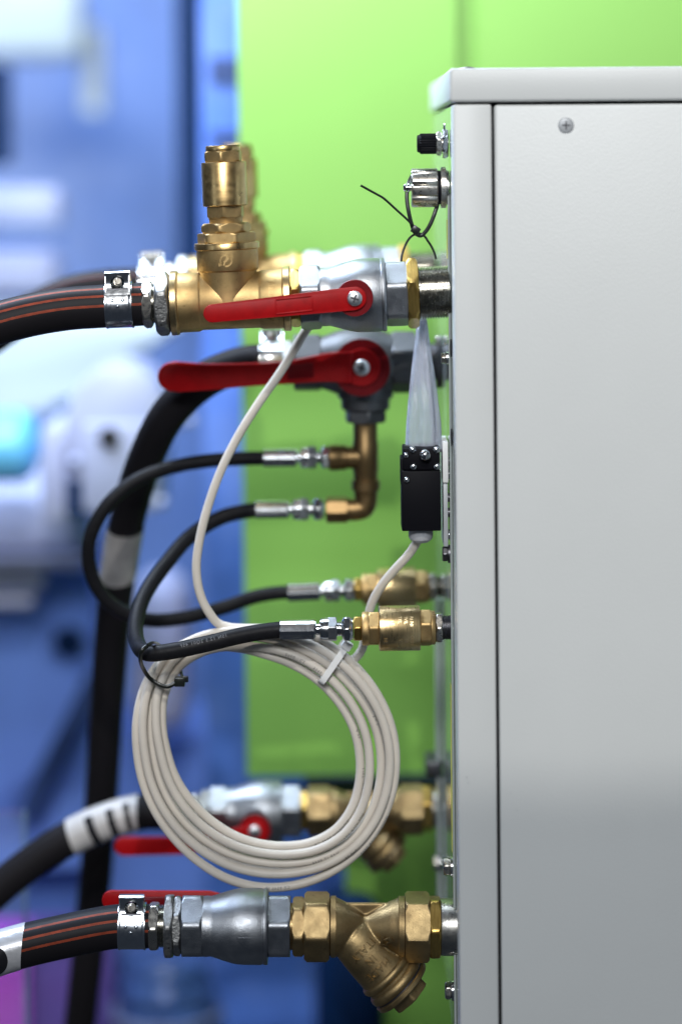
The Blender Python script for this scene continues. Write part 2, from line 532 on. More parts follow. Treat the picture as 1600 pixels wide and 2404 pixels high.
# ================================================================== CABINET
XF = 0.0714                    # left face of the cabinet
YF, YB = -0.07, 0.255          # its front and back
ZB = W(1100, 2560, YF).z
kf = K(YF)
z_lid_top = W(1300, 158, YF).z
z_lid_bot = W(1300, 238, YF).z
XR = 0.62
cab = empty('machine_cabinet', Matrix.Translation((XF, YF, ZB)), 'light grey powder coated machine cabinet with a lid and a screwed door panel', 'cabinet')
ci = Matrix.Translation((-XF, -YF, -ZB))
def cpart(name, vf, m, parent=cab, smooth=40):
    return mk(name, xf(vf, ci), m, parent, smooth)
x_gap0 = W(1160.5, 1200, YF).x
x_gap1 = W(1167.5, 1200, YF).x
cpart('corner_post', box(XF, x_gap0, YF, YF + 0.03, ZB, z_lid_bot - 0.0015, 0.0016, 3), 'powder_coat')
door = cpart('door_panel', box(x_gap1, XR, YF - 0.0005, YF + 0.02, ZB, z_lid_bot - 0.0020, 0.0018, 3), 'powder_coat')
cpart('lid', box(XF - 0.0020, XR + .002, YF - 0.0015, YB + 0.004, z_lid_bot, z_lid_top, 0.0022, 3), 'powder_coat')
cpart('inner_frame', box(XF + 0.004, XR - .01, YF + 0.012, YB - .004, ZB + .01, z_lid_bot - 0.0006), 'dark_hole')
cpart('side_panel', box(XF + 0.0006, XF + 0.003, YF + 0.031, YB, ZB, z_lid_bot - 0.0015, 0.0004, 1), 'side_sheet')
# fastening plate that carries the fittings, yellow-green strips along its edge
ztp = W(1050, 455, 0).z
cpart('mounting_plate', box(XF - 0.0012, XF + 0.0005, -0.010, 0.085, ZB + .01, ztp, 0.0003, 1), 'side_sheet')
cpart('plate_edge_strip', box(XF - 0.0018, XF - 0.0014, -0.0106, -0.004, W(1050, 605, 0).z, W(1050, 515, 0).z), 'yellow_edge')
cpart('plate_edge_strip', box(XF - 0.0018, XF - 0.0014, -0.0106, -0.004, W(1050, 1990, 0).z, W(1050, 1600, 0).z), 'yellow_edge')
# door screw in a shallow dimple, lid screw
c = W(1327, 294, YF)
sc = cpart('door_screw', merge(cyl_y(c.x, c.z, 18.5 * kf, YF - 0.0012, YF + .001, 32, 19 * kf), dome(c.x, YF - 0.0012, c.z, 18 * kf, 0.0007)), 'bracket_grey', door)
cpart('screw_slot', merge(box(c.x - .0026, c.x + .0026, YF - .0022, YF - .0015, c.z - .0004, c.z + .0004), box(c.x - .0004, c.x + .0004, YF - .0022, YF - .00155, c.z - .0026, c.z + .0026)), 'dark_steel', door)
c = W(1097, 160, YF + .035)
vf = lathe([(0, .0065), (.0012, .0065), (.0024, .0048), (.003, .002)], 24)
cpart('lid_screw', xf(vf, Matrix.Translation((c.x, YF + .045, z_lid_top - .0003)) @ Matrix.Rotation(-PI / 2, 4, 'Y')), 'nickel')
# scuffs on the corner post
for px, py, l in ((1094, 1822, 5), (1097, 1835, 3.5), (1196, 1859, 3), (1211, 1900, 3)):
    a, b = W(px, py, YF), W(px + 1.0, py + l, YF)
    vs_ = box(a.x, a.x + .00035, YF - .0008, YF - .0003, b.z, a.z)
    cpart('scuff_mark', vs_, 'grey_plastic', cab if px < 1160 else door)

def bolt_on_face(px, py, y, r=13, head=13, material='nickel', rot=10, washer=True, thr=0):
    """hex bolt on the left face, axis along -x"""
    p = W(px, py, y); k = K(0)
    xs = XF - 0.0012
    vf = hexp(-head * k - .0012 - thr * k, -.0012 - thr * k, r * k * 1.12, rot, 0.14, 48)
    o = cpart('bolt', xf(vf, Matrix.Translation((xs, y, p.z))), material)
    if washer:
        cpart('washer', xf(lathe([(-.0012, r * k * 1.25), (0.0, r * k * 1.25)], 32), Matrix.Translation((xs, y, p.z))), material if material != 'nickel' else 'bright_steel')
    if thr:
        cpart('bolt_shank', xf(lathe([(-thr * k - .0012, r * k * .55), (-.0012, r * k * .55)], 20), Matrix.Translation((xs, y, p.z))), 'thread_steel')
bolt_on_face(1048, 841, 0.0, 12, 12)
bolt_on_face(1048, 800, 0.10, 12, 12)
bolt_on_face(1057, 1300, 0.0, 17, 13, 'dark_steel', 4)
bolt_on_face(1064, 2035, 0.0, 19, 17, rot=22)
bolt_on_face(1064, 2025, 0.19, 18, 15, rot=5)
bolt_on_face(1066, 2325, 0.0, 19, 15, rot=35)
for px, py, y in ((1062, 817, -0.022), (1064, 1027, -0.022)):
    p = W(px, py, y)
    cpart('knockout_hole', xf(lathe([(-.0009, .0058), (0, .0058)], 32), Matrix.Translation((XF + 0.0003, y, p.z))), 'dark_hole')

def face_fit(px, py, y):
    return W(px, py, y)

# ================================================================== builders for fittings
def ball_valve(mw, label, group, k, sc=1.0, handle=None, name='ball_valve', boss=True):
    """mw at the left hex end, x along the pipe; dimensions in photo pixels of the sharp row"""
    q = k * sc
    t = empty(name, mw, label, 'valve', group)
    mk('hex_end', xf(hexp(0, 48 * q, 79 * q, 18, 0.07), Matrix()), 'zinc_valve', t)
    prof = [(47, 60), (48, 68), (56, 69), (66, 68), (74, 70), (96, 77), (118, 83), (131, 85.5), (140, 86), (184, 86.5), (188, 84.5), (190, 84.5), (192, 86.5), (198, 86.5), (200, 85), (200, 70)]
    body = mk('body', lathe([(a * q, b * q) for a, b in prof], 72), 'zinc_valve', t)
    mk('casting_seam', merge(box(134 * q, 183 * q, -86.7 * q, -60 * q, -.7 * q, .7 * q)), 'zinc_valve', body)
    mk('hex_end', hexp(199.5 * q, 252 * q, 79 * q, 18, 0.06), 'zinc_valve', t)
    # stem boss
    if boss: mk('stem_boss', merge(cyl_y(127 * q, 0, 34 * q, -96 * q, -60 * q, 40)), 'zinc_valve', t)
    if handle: handle(t, q)
    return t

def lever_outline(x_hub, pts_top, pts_bot, r_hub, end_n=10):
    """outline from hub circle to lever end, pts as (dx, z) lists"""
    out = []
    return out

def round_end(cx, cz, r, a0, a1, n=10):
    return [(cx + r * math.cos(math.radians(a0 + (a1 - a0) * i / n)), cz + r * math.sin(math.radians(a0 + (a1 - a0) * i / n))) for i in range(n + 1)]

def phillips(x, y, z, r, parent, h=None):
    h = h or r * .35
    s = mk('handle_screw', merge(cyl_y(x, z, r, y - h * .6, y + h, 32), dome(x, y - h * .6, z, r, h, n=32)), 'screw_zinc', parent)
    cr = Matrix.Translation((x, y, z)) @ Matrix.Rotation(0.35, 4, 'Y')
    a = box(-r * .55, r * .55, -h * 1.62, -h * 1.1, -r * .13, r * .13)
    b = box(-r * .13, r * .13, -h * 1.63, -h * 1.1, -r * .55, r * .55)
    mk('screw_cross', xf(merge(a, b), cr), 'dark_steel', s)
    return s

# ================================================================== TOP FRONT ROW
k0 = K(0)
A = Asm((411, 711.4), (1016.8, 686.6), 0.0)

def front_handle(t, q):
    h = mk('handle', [[], []], 'red_paint', t) if False else None
    cx = 127 * q; y1 = -97 * q
    # the hub: a shallow cone behind the lever
    hub = mk('hub', merge(cyl_y(cx, 0, 42 * q, y1 - 7 * q, y1 + 6 * q, 48, 43 * q)), 'red_hub', t)
    yl = y1 - 9 * q
    L = -349 * q; dz = -23 * q
    def zc(x):                # lever centre line, slightly drooping relative to pipe
        f = (x - cx) / L
        return dz * f
    out = round_end(cx, 0, 27 * q, 85, -85, 14)
    out += [(cx - 60 * q, zc(cx - 60 * q) - 26 * q), (cx - 200 * q, zc(cx - 200 * q) - 23 * q)]
    ex = cx + L + 21 * q
    out += round_end(ex, zc(ex), 21 * q, 268, 92, 12)
    out += [(cx - 200 * q, zc(cx - 200 * q) + 23 * q), (cx - 60 * q, zc(cx - 60 * q) + 26 * q)]
    lv = mk('lever', prism(out, yl - 6 * q, yl + 6 * q, 2.2 * q), 'red_paint', t, 30)
    # embossed frame
    x0, x1 = cx - 182 * q, cx - 98 * q
    zz = lambda x: zc(x)
    fr = []
    for (a, b, s) in ((x0, x1, 1), (x0, x1, -1)):
        m = Matrix.Translation(((a + b) / 2, yl - 6.2 * q, (zz(a) + zz(b)) / 2 + s * 16.5 * q)) @ Matrix.Rotation(math.atan2(zz(a) - zz(b), b - a), 4, 'Y')
        fr.append(xf(box(-(b - a) / 2, (b - a) / 2, -2.4 * q, 1.5 * q, -1.8 * q, 1.8 * q, .9 * q, 2), m))
    for a in (x0, x1):
        fr.append(box(a - 1.8 * q, a + 1.8 * q, yl - 8.4 * q, yl - 5 * q, zz(a) - 16.5 * q, zz(a) + 16.5 * q, .8 * q, 2))
    mk('embossed_frame', merge(*fr), 'red_paint', lv)
    phillips(cx, yl - 8 * q, 0, 17.5 * q, t, 6 * q)

valve1 = ball_valve(A.at(704.6), 'silver ball valve with a straight red lever, screwed to the long threaded nipple', 'ball valves of the upper row', k0, 1.0, front_handle)

def tee_valve(mw, label, group, k):
    """tee body; mw at left end of the run"""
    t = empty('brass_tee', mw, label, 'tee fitting', group)
    q = k
    R = lambda l: [(a * q, b * q) for a, b in l]
    run = mk('run', lathe(R([(0, 40), (0, 74), (1, 75.5), (15, 75.5), (17.5, 74), (18.5, 70), (66, 69.5), (70, 67), (72, 66), (206, 66), (210, 67), (214, 69), (258, 69.5), (262, 70), (263, 74), (265, 75.5), (279, 75.5), (280, 74), (280, 40)]), 72), 'cast_brass', t)
    # branch along +z at x = 136
    m = Matrix.Translation((136 * q, 0, 0)) @ Matrix.Rotation(-PI / 2, 4, 'Y')
    br = mk('branch', xf(lathe(R([(0, 67), (68, 67.4), (70.5, 68), (72.5, 71), (74, 71.8), (120.5, 71.8), (122, 74), (123, 76), (135.5, 76), (137, 74.5), (137, 40)]), 72), m), 'cast_brass', t)
    mk('branch_rim', xf(lathe(R([(122.4, 74), (123.5, 76.4), (135.1, 76.4), (137.2, 75)]), 72), m), 'turned_brass', br)
    for x0_, x1_ in ((0.6, 15), (264.6, 279.5)):
        mk('run_rim', lathe(R([(x0_, 75), (x0_ + 1, 76), (x1_ - 1, 76), (x1_, 75)]), 72, False), 'turned_brass_x', run)
    # raised lettering, reads downwards
    tv = text_vf('Made in Italy', 20 * q, 0.9 * q)
    mk('raised_lettering', on_cyl(tv, 238 * q, -2, 69.4 * q, -90), 'cast_brass', run)
    # emblem of two chasing arrows on the branch collar
    em = []
    def arc(a0, a1, r0, r1, n=12):
        V, F = [], []
        for i in range(n + 1):
            a = math.radians(a0 + (a1 - a0) * i / n)
            for r in (r0, r1):
                for d in (-.8 * q, 1.1 * q):
                    V.append(Vector((r * math.cos(a), r * math.sin(a), d)))
        for i in range(n):
            b = i * 4
            F += [(b, b + 4, b + 5, b + 1), (b + 2, b + 3, b + 7, b + 6), (b + 1, b + 5, b + 7, b + 3)]
        F += [(0, 1, 3, 2), (n * 4, n * 4 + 2, n * 4 + 3, n * 4 + 1)]
        return V, F
    def poly(pts):
        n = len(pts)
        V = [Vector((x * q, y * q, -.8 * q)) for x, y in pts] + [Vector((x * q, y * q, 1.1 * q)) for x, y in pts]
        return V, [tuple(range(n, 2 * n)), tuple(range(n))] + [(i, (i + 1) % n, n + (i + 1) % n, n + i) for i in range(n)]
    em.append(arc(85, 205, 11 * q, 15 * q)); em.append(arc(-100, 25, 11 * q, 15 * q))
    em.append(poly([(-18, -5), (-8, -9), (-17, -14)])); em.append(poly([(18, 6), (8, 8), (15, 15)]))
    em.append(poly([(-6, -1), (-1, 2), (2, 13), (5, 13), (2, -2), (-5, -4)]))
    em.append(poly([(-4, -12), (-1, -2), (5, 1), (8, 8), (5, 8), (3, 3), (-4, 0), (-7, -11)]))
    ev = merge(*em)
    V = []
    Rc = 71.3 * q
    for v in ev[0]:
        th = v.x / Rc
        rr = Rc + v.z
        V.append(Vector((136 * q + rr * math.sin(th), -rr * math.cos(th), 97 * q + v.y)))
    mk('raised_emblem', (V, ev[1]), 'cast_brass', br)
    return t

tee1 = tee_valve(A.at(402), 'cast brass tee with raised emblem, red lever tip across its front', 'brass tees of the upper row', k0)

def relief_valve(mw, label, group, k):
    """check valve tower: local x is up, base on the tee branch"""
    q = k
    t = empty('brass_check_valve', mw, label, 'check valve', group)
    R = lambda l: [(a * q, b * q) for a, b in l]
    mk('bushing_hex', hexp(0, 23 * q, 71 * q, 38, 0.05), 'cast_brass', t)
    mk('nipple_hex', hexp(22.5 * q, 46 * q, 60 * q, 14, 0.09), 'cast_brass', t)
    mk('neck', lathe(R([(45, 36), (46, 39), (58, 40), (60, 41)]), 56), 'cast_brass', t)
    mk('lower_hex', hexp(59 * q, 86 * q, 46.5 * q, 5, 0.06), 'cast_brass', t)
    mk('cylinder', lathe(R([(85, 44), (86, 50), (88, 52.2), (187, 52.6), (189, 51.5), (189.5, 44)]), 72), 'turned_brass', t)
    mk('upper_hex', hexp(189 * q, 215 * q, 47 * q, 5, 0.08), 'cast_brass', t)
    mk('cap_ring', lathe(R([(214, 40), (216, 41), (226, 40.5), (228, 39), (228, 32), (222, 31), (222, 0.5)]), 56), 'turned_brass', t)
    return t
mT = A.at(402) @ Matrix.Translation((136 * k0, 0, 137 * k0)) @ Matrix.Rotation(-PI / 2, 4, 'Y')
tower1 = relief_valve(mT, 'upright brass check valve with smooth machined barrel, on the tee behind the red lever tip', 'brass check valves on the tees', k0)

def fit(name, s0, asm, label, cat, group, builder):
    t = empty(name, asm.at(s0), label, cat, group)
    builder(t, asm.k)
    return t

def b_nut(t, q):
    mk('hex', hexp(0, 25 * q, 70 * q, 20, 0.07), 'yellow_brass', t)
    mk('thread', threads(-3 * q, 27 * q, 55 * q, 4 * q, 2 * q), 'turned_brass_x', t)
nut1 = fit('brass_nipple', 680.5, A, 'narrow hex brass nipple between the tee and the silver valve of the upper row', 'nipple', 'brass nipples of the upper row', b_nut)

def b_nipple(t, q):
    mk('locknut', hexp(0, 26 * q, 85 * q, 20, 0.06), 'yellow_brass', t)
    th = mk('thread', threads(25.5 * q, 99.0 * q, 62 * q, 6.2 * q, 4.2 * q, 64), 'thread_steel', t)
nip1 = fit('threaded_nipple', 954.8, A, 'long threaded steel nipple with yellow brass locknut, next to the upper silver valve', 'nipple', 'threaded nipples of the upper row', b_nipple)

def b_hosetail(t, q):
    mk('small_hex', hexp(0, 22 * q, 58 * q, 26, 0.09), 'nickel', t)
    mk('thread', threads(21 * q, 33 * q, 47 * q, 4 * q, 2.5 * q), 'thread_steel', t)
    mk('locknut', hexp(30 * q, 63 * q, 79 * q, 22, 0.12), 'galvanised', t)
    mk('gasket', lathe([(62.5 * q, 66 * q), (66 * q, 66 * q)], 48), 'black_plastic', t)
tail1 = fit('hose_tail', 336.5, A, 'nickel hose tail with rough galvanised locknut screwed into the upper brass tee', 'hose fitting', 'hose tails of the upper row', b_hosetail)

def plate_hole(w, h, r, cz=0.0, n=32, dx=0.0):
    """plate in the x-z plane with a round hole, thickness handled by caller"""
    angs = [2 * PI * i / n for i in range(n)]
    for cx_, cz_ in ((w / 2 - dx, h / 2 - cz), (-w / 2 - dx, h / 2 - cz), (-w / 2 - dx, -h / 2 - cz), (w / 2 - dx, -h / 2 - cz)):
        angs.append(math.atan2(cz_, cx_) % (2 * PI))
    angs = sorted(set(round(a, 6) for a in angs))
    I, O = [], []
    for a in angs:
        c, s = math.cos(a), math.sin(a)
        tx = ((w / 2 - dx) / c if c > 0 else (-w / 2 - dx) / c) if abs(c) > 1e-6 else 1e9
        tz = ((h / 2 - cz) / s if s > 0 else (-h / 2 - cz) / s) if abs(s) > 1e-6 else 1e9
        t = min(tx, tz)
        I.append((dx + r * c, cz + r * s)); O.append((dx + t * c, cz + t * s))
    return I, O

def hose_clamp(mw, label, group, k, R=52.5, tilt=0.0):
    """band about local x, housing above the front"""
    q = k
    t = empty('hose_clamp', mw @ Matrix.Rotation(math.radians(tilt), 4, 'X'), label, 'hose clamp', group)
    w = 62
    P = lambda l: [(a * q, b * q) for a, b in l]
    mk('band', lathe(P([(-w / 2, R - 2), (-w / 2 - 1, R + 1.5), (-w / 2 + 1, R + 2), (-w / 2 + 5, R + .4), (w / 2 - 5, R + .4), (w / 2 - 1, R + 2), (w / 2 + 1, R + 1.5), (w / 2, R - 2)]), 72, False), 'clamp_steel', t)
    # overlapping tongue with three dimples
    V, F = [], []
    n = 18
    R2 = R + 2.6
    for i in range(n + 1):
        th = math.radians(-14 + 44 * i / n)
        hw = 24 * min(1.0, .72 + .28 * math.sin(min(PI / 2, (i + .4) / 3.2))) if i < 4 else 24
        for x in (-hw, hw):
            for rr in (R2 - 2.5, R2):
                V.append(Vector((x * q, -rr * q * math.cos(th), rr * q * math.sin(th))))
    for i in range(n):
        b = i * 4
        F += [(b, b + 1, b + 5, b + 4), (b + 1, b + 3, b + 7, b + 5), (b + 3, b + 2, b + 6, b + 7)]
    F += [(0, 2, 3, 1)]
    tg = mk('tongue', (V, F), 'clamp_steel', t)
    for x, th in ((-12, 15), (12, 15), (0, 1)):
        a = math.radians(th)
        o = dome(0, 0, 0, 4.6 * q, 2.6 * q, n=16, k=4)
        m = Matrix.Translation((x * q, -R2 * q * math.cos(a), R2 * q * math.sin(a))) @ Matrix.Rotation(-a, 4, 'X')
        mk('dimple', xf(o, m), 'clamp_steel', tg)
    # housing: front plate with round hole, roof, cheeks
    base = Vector((0, -(R + 3) * math.cos(math.radians(30)), (R + 3) * math.sin(math.radians(30)) - 1))
    top = Vector((0, -(R - 12), R + 26))
    hvec = top - base; h = hvec.length; hz = hvec.normalized(); nrm = Vector((1, 0, 0)).cross(hz)   # points back
    I, O = plate_hole(58, h, 16.5, 1.0)
    V, F = [], []
    n = len(I)
    rings_ = (0.0, .25, .5, .75, 1.0)
    def bend(z):               # pressed plate bulges outwards, flat foot
        t_ = (z + h / 2) / h
        return -6.5 * math.sin(PI * min(1, max(0, t_))) ** 1.3
    for d in (0, 2.2):
        for f_ in rings_:
            for (xo, zo), (xi, zi) in zip(O, I):
                x, z = xo + (xi - xo) * f_, zo + (zi - zo) * f_
                V.append((base + Vector((x, 0, 0)) + hz * (z + h / 2) + nrm * (d + bend(z))) * q)
    m_ = len(rings_)
    for side in (0, 1):
        for r_ in range(m_ - 1):
            for i in range(n):
                j = (i + 1) % n
                b0 = (side * m_ + r_) * n
                F.append((b0 + i, b0 + j, b0 + n + j, b0 + n + i))
    for i in range(n):
        j = (i + 1) % n
        F.append(((m_ - 1) * n + i, (m_ - 1) * n + j, (2 * m_ - 1) * n + j, (2 * m_ - 1) * n + i))
        F.append((i, j, m_ * n + j, m_ * n + i))
    hs = mk('housing', (V, F), 'clamp_steel', t)
    # roof curves back on to the hose
    prof = [(top.y, top.z), (top.y + 6, top.z + 3.5), (top.y + 22, top.z + 2), (top.y + 40, R + 10), (top.y + 56, R + 1)]
    prof = [(p.x, p.y) for p in spline([(a, b, 0) for a, b in prof], 5)]
    V, F = [], []
    for y, z in prof:
        V += [Vector((-29 * q, y * q, z * q)), Vector((29 * q, y * q, z * q)), Vector((29 * q, y * q, (z - 2.5) * q)), Vector((-29 * q, y * q, (z - 2.5) * q))]
    for i in range(len(prof) - 1):
        b = i * 4
        F += [(b, b + 1, b + 5, b + 4), (b + 1, b + 2, b + 6, b + 5), (b + 2, b + 3, b + 7, b + 6), (b + 3, b, b + 4, b + 7)]
    mk('roof', (V, F), 'clamp_steel', hs)
    for sx in (-1, 1):
        sh = [(base.y, base.z), (top.y, top.z), (top.y + 22, top.z + 1), (top.y + 44, R - 2), (-10, R - 14)]
        V = [Vector((sx * 28.6 * q, a * q, b * q)) for a, b in sh] + [Vector((sx * 26.5 * q, a * q, b * q)) for a, b in sh]
        m_ = len(sh)
        mk('cheek', (V, [tuple(range(m_)), tuple(range(m_, 2 * m_))] + [(i, (i + 1) % m_, m_ + (i + 1) % m_, m_ + i) for i in range(m_)]), 'clamp_steel', hs)
    # bolt inside the hole
    cpt = (base + hz * (h / 2 + 3)) * q
    m = Matrix.Translation(cpt) @ Matrix.Rotation(math.radians(-18), 4, 'X') @ Matrix.Rotation(math.radians(14), 4, 'Z') @ Matrix.Rotation(PI / 2, 4, 'Z')
    bl = mk('bolt', xf(merge(lathe([(-16 * q, 11 * q), (4 * q, 11 * q), (6 * q, 9.5 * q)], 24), hexp(5 * q, 12 * q, 8 * q, 10, .1, 36)), m @ Matrix.Rotation(PI, 4, 'Z')), 'nickel', t)
    mk('pivot_pin', xf(lathe([(-24 * q, 5 * q), (24 * q, 5 * q)], 16), Matrix.Translation(base * q + Vector((0, 8 * q, 12 * q)))), 'dark_steel', t)
    return t

clamp1 = hose_clamp(A.at(281.5), 'shiny steel hose clamp on the striped hose at the upper tee, screw facing out', 'hose clamps of the upper row', k0)

# upper front hose
def hose(name, pts, rad, material, label, cat, group=None, per=16, n=36):
    path = spline([W(*p) for p in pts], per)
    o0 = path[0]
    t = mk_tube(name, [p - o0 for p in path], rad, material, None, n)
    t.location = o0
    return tag(t, label, cat, group), path
eh = A.pt(337)
hose1, _ = hose('striped_hose', [(337, eh[1], 0), (300, eh[1] + 1.5, 0), (245, eh[1] + 4.5, 0), (160, 725, -0.002), (80, 738, -0.004), (0, 758, -0.006), (-60, 778, -0.008), (-130, 808, -0.01), (-280, 900, -0.015), (-420, 1060, -0.02), (-500, 1300, -0.02)], 50.5 * k0, 'hose_striped',
     'black rubber hose with thin orange stripes, clamped to the front brass tee', 'hose')

# ---- the same row again, further back on the cabinet's side
def clone_row(things, dy, dz, labels, new_groups=None):
    out = []
    for t, lb in zip(things, labels):
        c_ = copy_tree(t)
        c_.location = c_.location + Vector((0, dy, dz))
        c_['label'] = lb
        out.append(c_)
    return out
dyr = 0.215
rear = clone_row([valve1, tee1, tower1, nut1, nip1, tail1], dyr, 0.002,
    ['silver ball valve half hidden behind the front upper valve, out of focus',
     'brass tee hidden behind the front tee, carrying the blurred rear check valve',
     'blurred upright brass check valve standing behind the sharp brass one',
     'hex brass nipple of the blurred row behind the upper silver valve',
     'threaded steel nipple of the blurred row behind the upper silver valve',
     'blurred hose tail with galvanised locknut behind the front tee'])
hose_clamp(Matrix.Translation((0, dyr, 0.002)) @ A.at(300), 'blurred hose clamp with upturned screw housing, behind the upper brass tee', 'hose clamps of the upper row', k0, tilt=-32)
rp = [Vector((0, dyr, .002)) + W(337, eh[1], 0), Vector((0, dyr, .002)) + W(300, eh[1], 0), W(300, 661, dyr), W(190, 682, dyr), W(100, 716, dyr), W(0, 778, dyr), W(-90, 850, dyr), W(-220, 990, dyr), W(-330, 1200, dyr), W(-380, 1450, dyr)]
rp = [rp[0], rp[1]] + rp[3:]
path = spline(rp, 16); o0 = path[0]
h2_ = mk_tube('striped_hose', [p - o0 for p in path], 47 * k0, 'hose_striped_rear', None, 32); h2_.location = o0
tag(h2_, 'blurred striped black hose arching behind the upper front hose', 'hose')

# ================================================================== BOTTOM FRONT ROW
B = Asm((429, 2174), (1035, 2176), 0.0)

def back_handle(t, q):
    cx = 127 * q; y1 = 97 * q
    mk('hub', cyl_y(cx, 0, 42 * q, y1 - 4 * q, y1 + 8 * q, 40), 'red_hub', t)
    out = round_end(cx, 4 * q, 27 * q, 85, -85, 12)
    ex = cx - 305 * q
    zc = 27 * q
    out += [(cx - 70 * q, zc - 30 * q)] + round_end(ex, zc, 22 * q, 268, 92, 12) + [(cx - 70 * q, zc + 22 * q)]
    lv = mk('lever', prism(out, y1 + 8 * q, y1 + 20 * q, 2.2 * q), 'red_paint', t, 30)
    inn = [(ex + 20 * q, zc - 8 * q), (cx - 60 * q, zc - 12 * q), (cx - 60 * q, zc + 10 * q), (ex + 20 * q, zc + 10 * q)]
    mk('lever_rib', prism(inn, y1 + 3.5 * q, y1 + 9 * q, 1.5 * q), 'red_hub', lv)
valve2 = ball_valve(B.at(429), 'dull silver ball valve of the lowest row, red lever on its far side', 'ball valves of the lowest row', k0, 1.0, back_handle, boss=False)

def strainer(mw, label, group, q, rs=1.0, letter=True):
    """Y strainer; mw at its left hex end; rs scales the radii"""
    t = empty('y_strainer', mw, label, 'strainer', group)
    qr = q * rs
    R = lambda l: [(a * q, b * qr) for a, b in l]
    mk('hex_end', hexp(0, 59 * q, 81 * qr, -4, 0.07), 'bronze_cast', t)
    mk('hex_end', hexp(236 * q, 293 * q, 82 * qr, -4, 0.06), 'bronze_cast', t)
    m = Matrix.Translation((106 * q, 0, -16 * qr)) @ Matrix.Rotation(math.radians(45.7), 4, 'Y') @ Matrix.Scale(rs, 4)
    S = lambda l: [(a * q, b * q) for a, b in l]
    body = merge(lathe(R([(57, 30), (59, 66), (62, 67), (74, 66.5), (77, 65), (82, 63), (95, 57), (107, 50), (128, 37), (140, 29), (150, 31), (176, 46), (200, 58), (217, 64), (222, 67), (234, 67), (237, 30)]), 64),
                 xf(lathe(S([(-12, 20), (-9, 40), (-4, 50), (2, 54), (20, 58), (60, 62), (90, 64), (120, 66), (140, 67), (163, 68), (163, 30)]), 72), m),
                 box(92 * q, 192 * q, -5 * q, 5 * q, 0, 57 * qr))
    run = mk('body', body, 'bronze_cast', t)
    rm = run.modifiers.new('cast', 'REMESH'); rm.mode = 'VOXEL'; rm.voxel_size = 2.6 * q; rm.use_smooth_shade = True
    sm = run.modifiers.new('soften', 'SMOOTH'); sm.factor = .5; sm.iterations = 5
    for x0_, x1_ in ((60, 76), (219, 236)):
        mk('shoulder_ring', lathe(R([(x0_, 62), (x0_ + 2, 69.5), (x1_ - 2, 69.5), (x1_, 62)]), 56), 'bronze_cast', t)
    br = mk('branch_rib', xf(lathe(S([(112, 60), (116, 68), (120, 71.5), (126, 72.5), (132, 70), (136, 66), (136, 60)]), 72), m), 'bronze_cast', t)
    mk('branch_rim', xf(lathe(S([(138, 60), (142, 68.5), (147, 73), (154, 75), (160, 74), (163, 71), (163, 40)]), 72), m), 'bronze_cast', t)
    mk('seal_ring', xf(lathe(S([(163, 60), (163, 69), (168, 69), (168, 60)]), 56), m), 'dark_steel', t)
    cap = mk('cap', xf(merge(lathe(S([(168, 50), (168, 74), (170, 76), (178, 76), (181, 73), (181, 40)]), 64)), m), 'bronze_cast', t)
    mk('cap_hex', xf(hexp(180 * q, 208 * q, 53 * q, 12, 0.06), m), 'bronze_cast', cap)
    if letter:
        # MADE IN ITALY runs across the branch, arrow on the run
        for i, wd in enumerate(('MADE', 'IN', 'ITALY')):
            tv = text_vf(wd, 26 * q, 1.5 * q, 1.1)
            mk('raised_lettering', xf(on_cyl(tv, (92 - i * 28) * q, 2 + i * 3, (66.4 - i * 1.6) * q, -90), m), 'bronze_cast', run)
        pts = [(-17, 0), (0, 16), (0, 7), (16, 7), (16, -7), (0, -7), (0, -16)]
        ins = [(x * .60 - 1, z * .52) for x, z in pts]
        V = []
        for d in (-2.2, 1.3):
            for P_ in (pts, ins):
                for x, z in P_:
                    a = math.radians(33); X = x * math.cos(a) - z * math.sin(a); Z = x * math.sin(a) + z * math.cos(a)
                    V.append((X * q, Z * q, d * q))
        n = 7; F = []
        for i in range(n):
            j = (i + 1) % n
            F += [(2 * n + i, 2 * n + j, 3 * n + j, 3 * n + i), (i, j, 2 * n + j, 2 * n + i), (n + i, n + j, 3 * n + j, 3 * n + i)]
        vv = [Vector(v) for v in V]
        # on the shoulder between run and branch
        V2 = []
        for v in vv:
            px_, pz_ = 190 * q + v.x, -18 * q + v.y
            rr = (60 + v.x / q * .22) * q
            V2.append(Vector((px_, -math.sqrt(max(rr * rr - pz_ * pz_, 1e-9)) - v.z, pz_)))
        mk('raised_arrow', (V2, F), 'bronze_cast', run)
    return t

strain1 = strainer(B.at(714), 'bronze Y strainer with raised lettering and arrow, lowest fitting at the cabinet', 'Y strainers', k0)
def b_nut2(t, q):
    mk('hex', hexp(0, 27 * q, 69 * q, -8, 0.07), 'bronze_cast', t)
    mk('thread', threads(-6 * q, 30 * q, 54 * q, 4 * q, 2 * q), 'turned_brass_x', t)
fit('brass_nipple', 687, B, 'short hex bronze nipple between the dull silver valve and the Y strainer', 'nipple', None, b_nut2)
def b_pipe(t, q):
    mk('locknut', hexp(0, 25 * q, 76 * q, 8, 0.06), 'yellow_brass', t)
    mk('pipe', lathe([(25 * q, 50 * q), (26 * q, 64 * q), (28 * q, 65 * q), (69.5 * q, 65 * q), (70 * q, 60 * q)], 64), 'pipe_steel', t)
fit('pipe_stub', 1007, B, 'short grey steel pipe stub with dark brass locknut behind the lettered strainer', 'pipe', None, b_pipe)
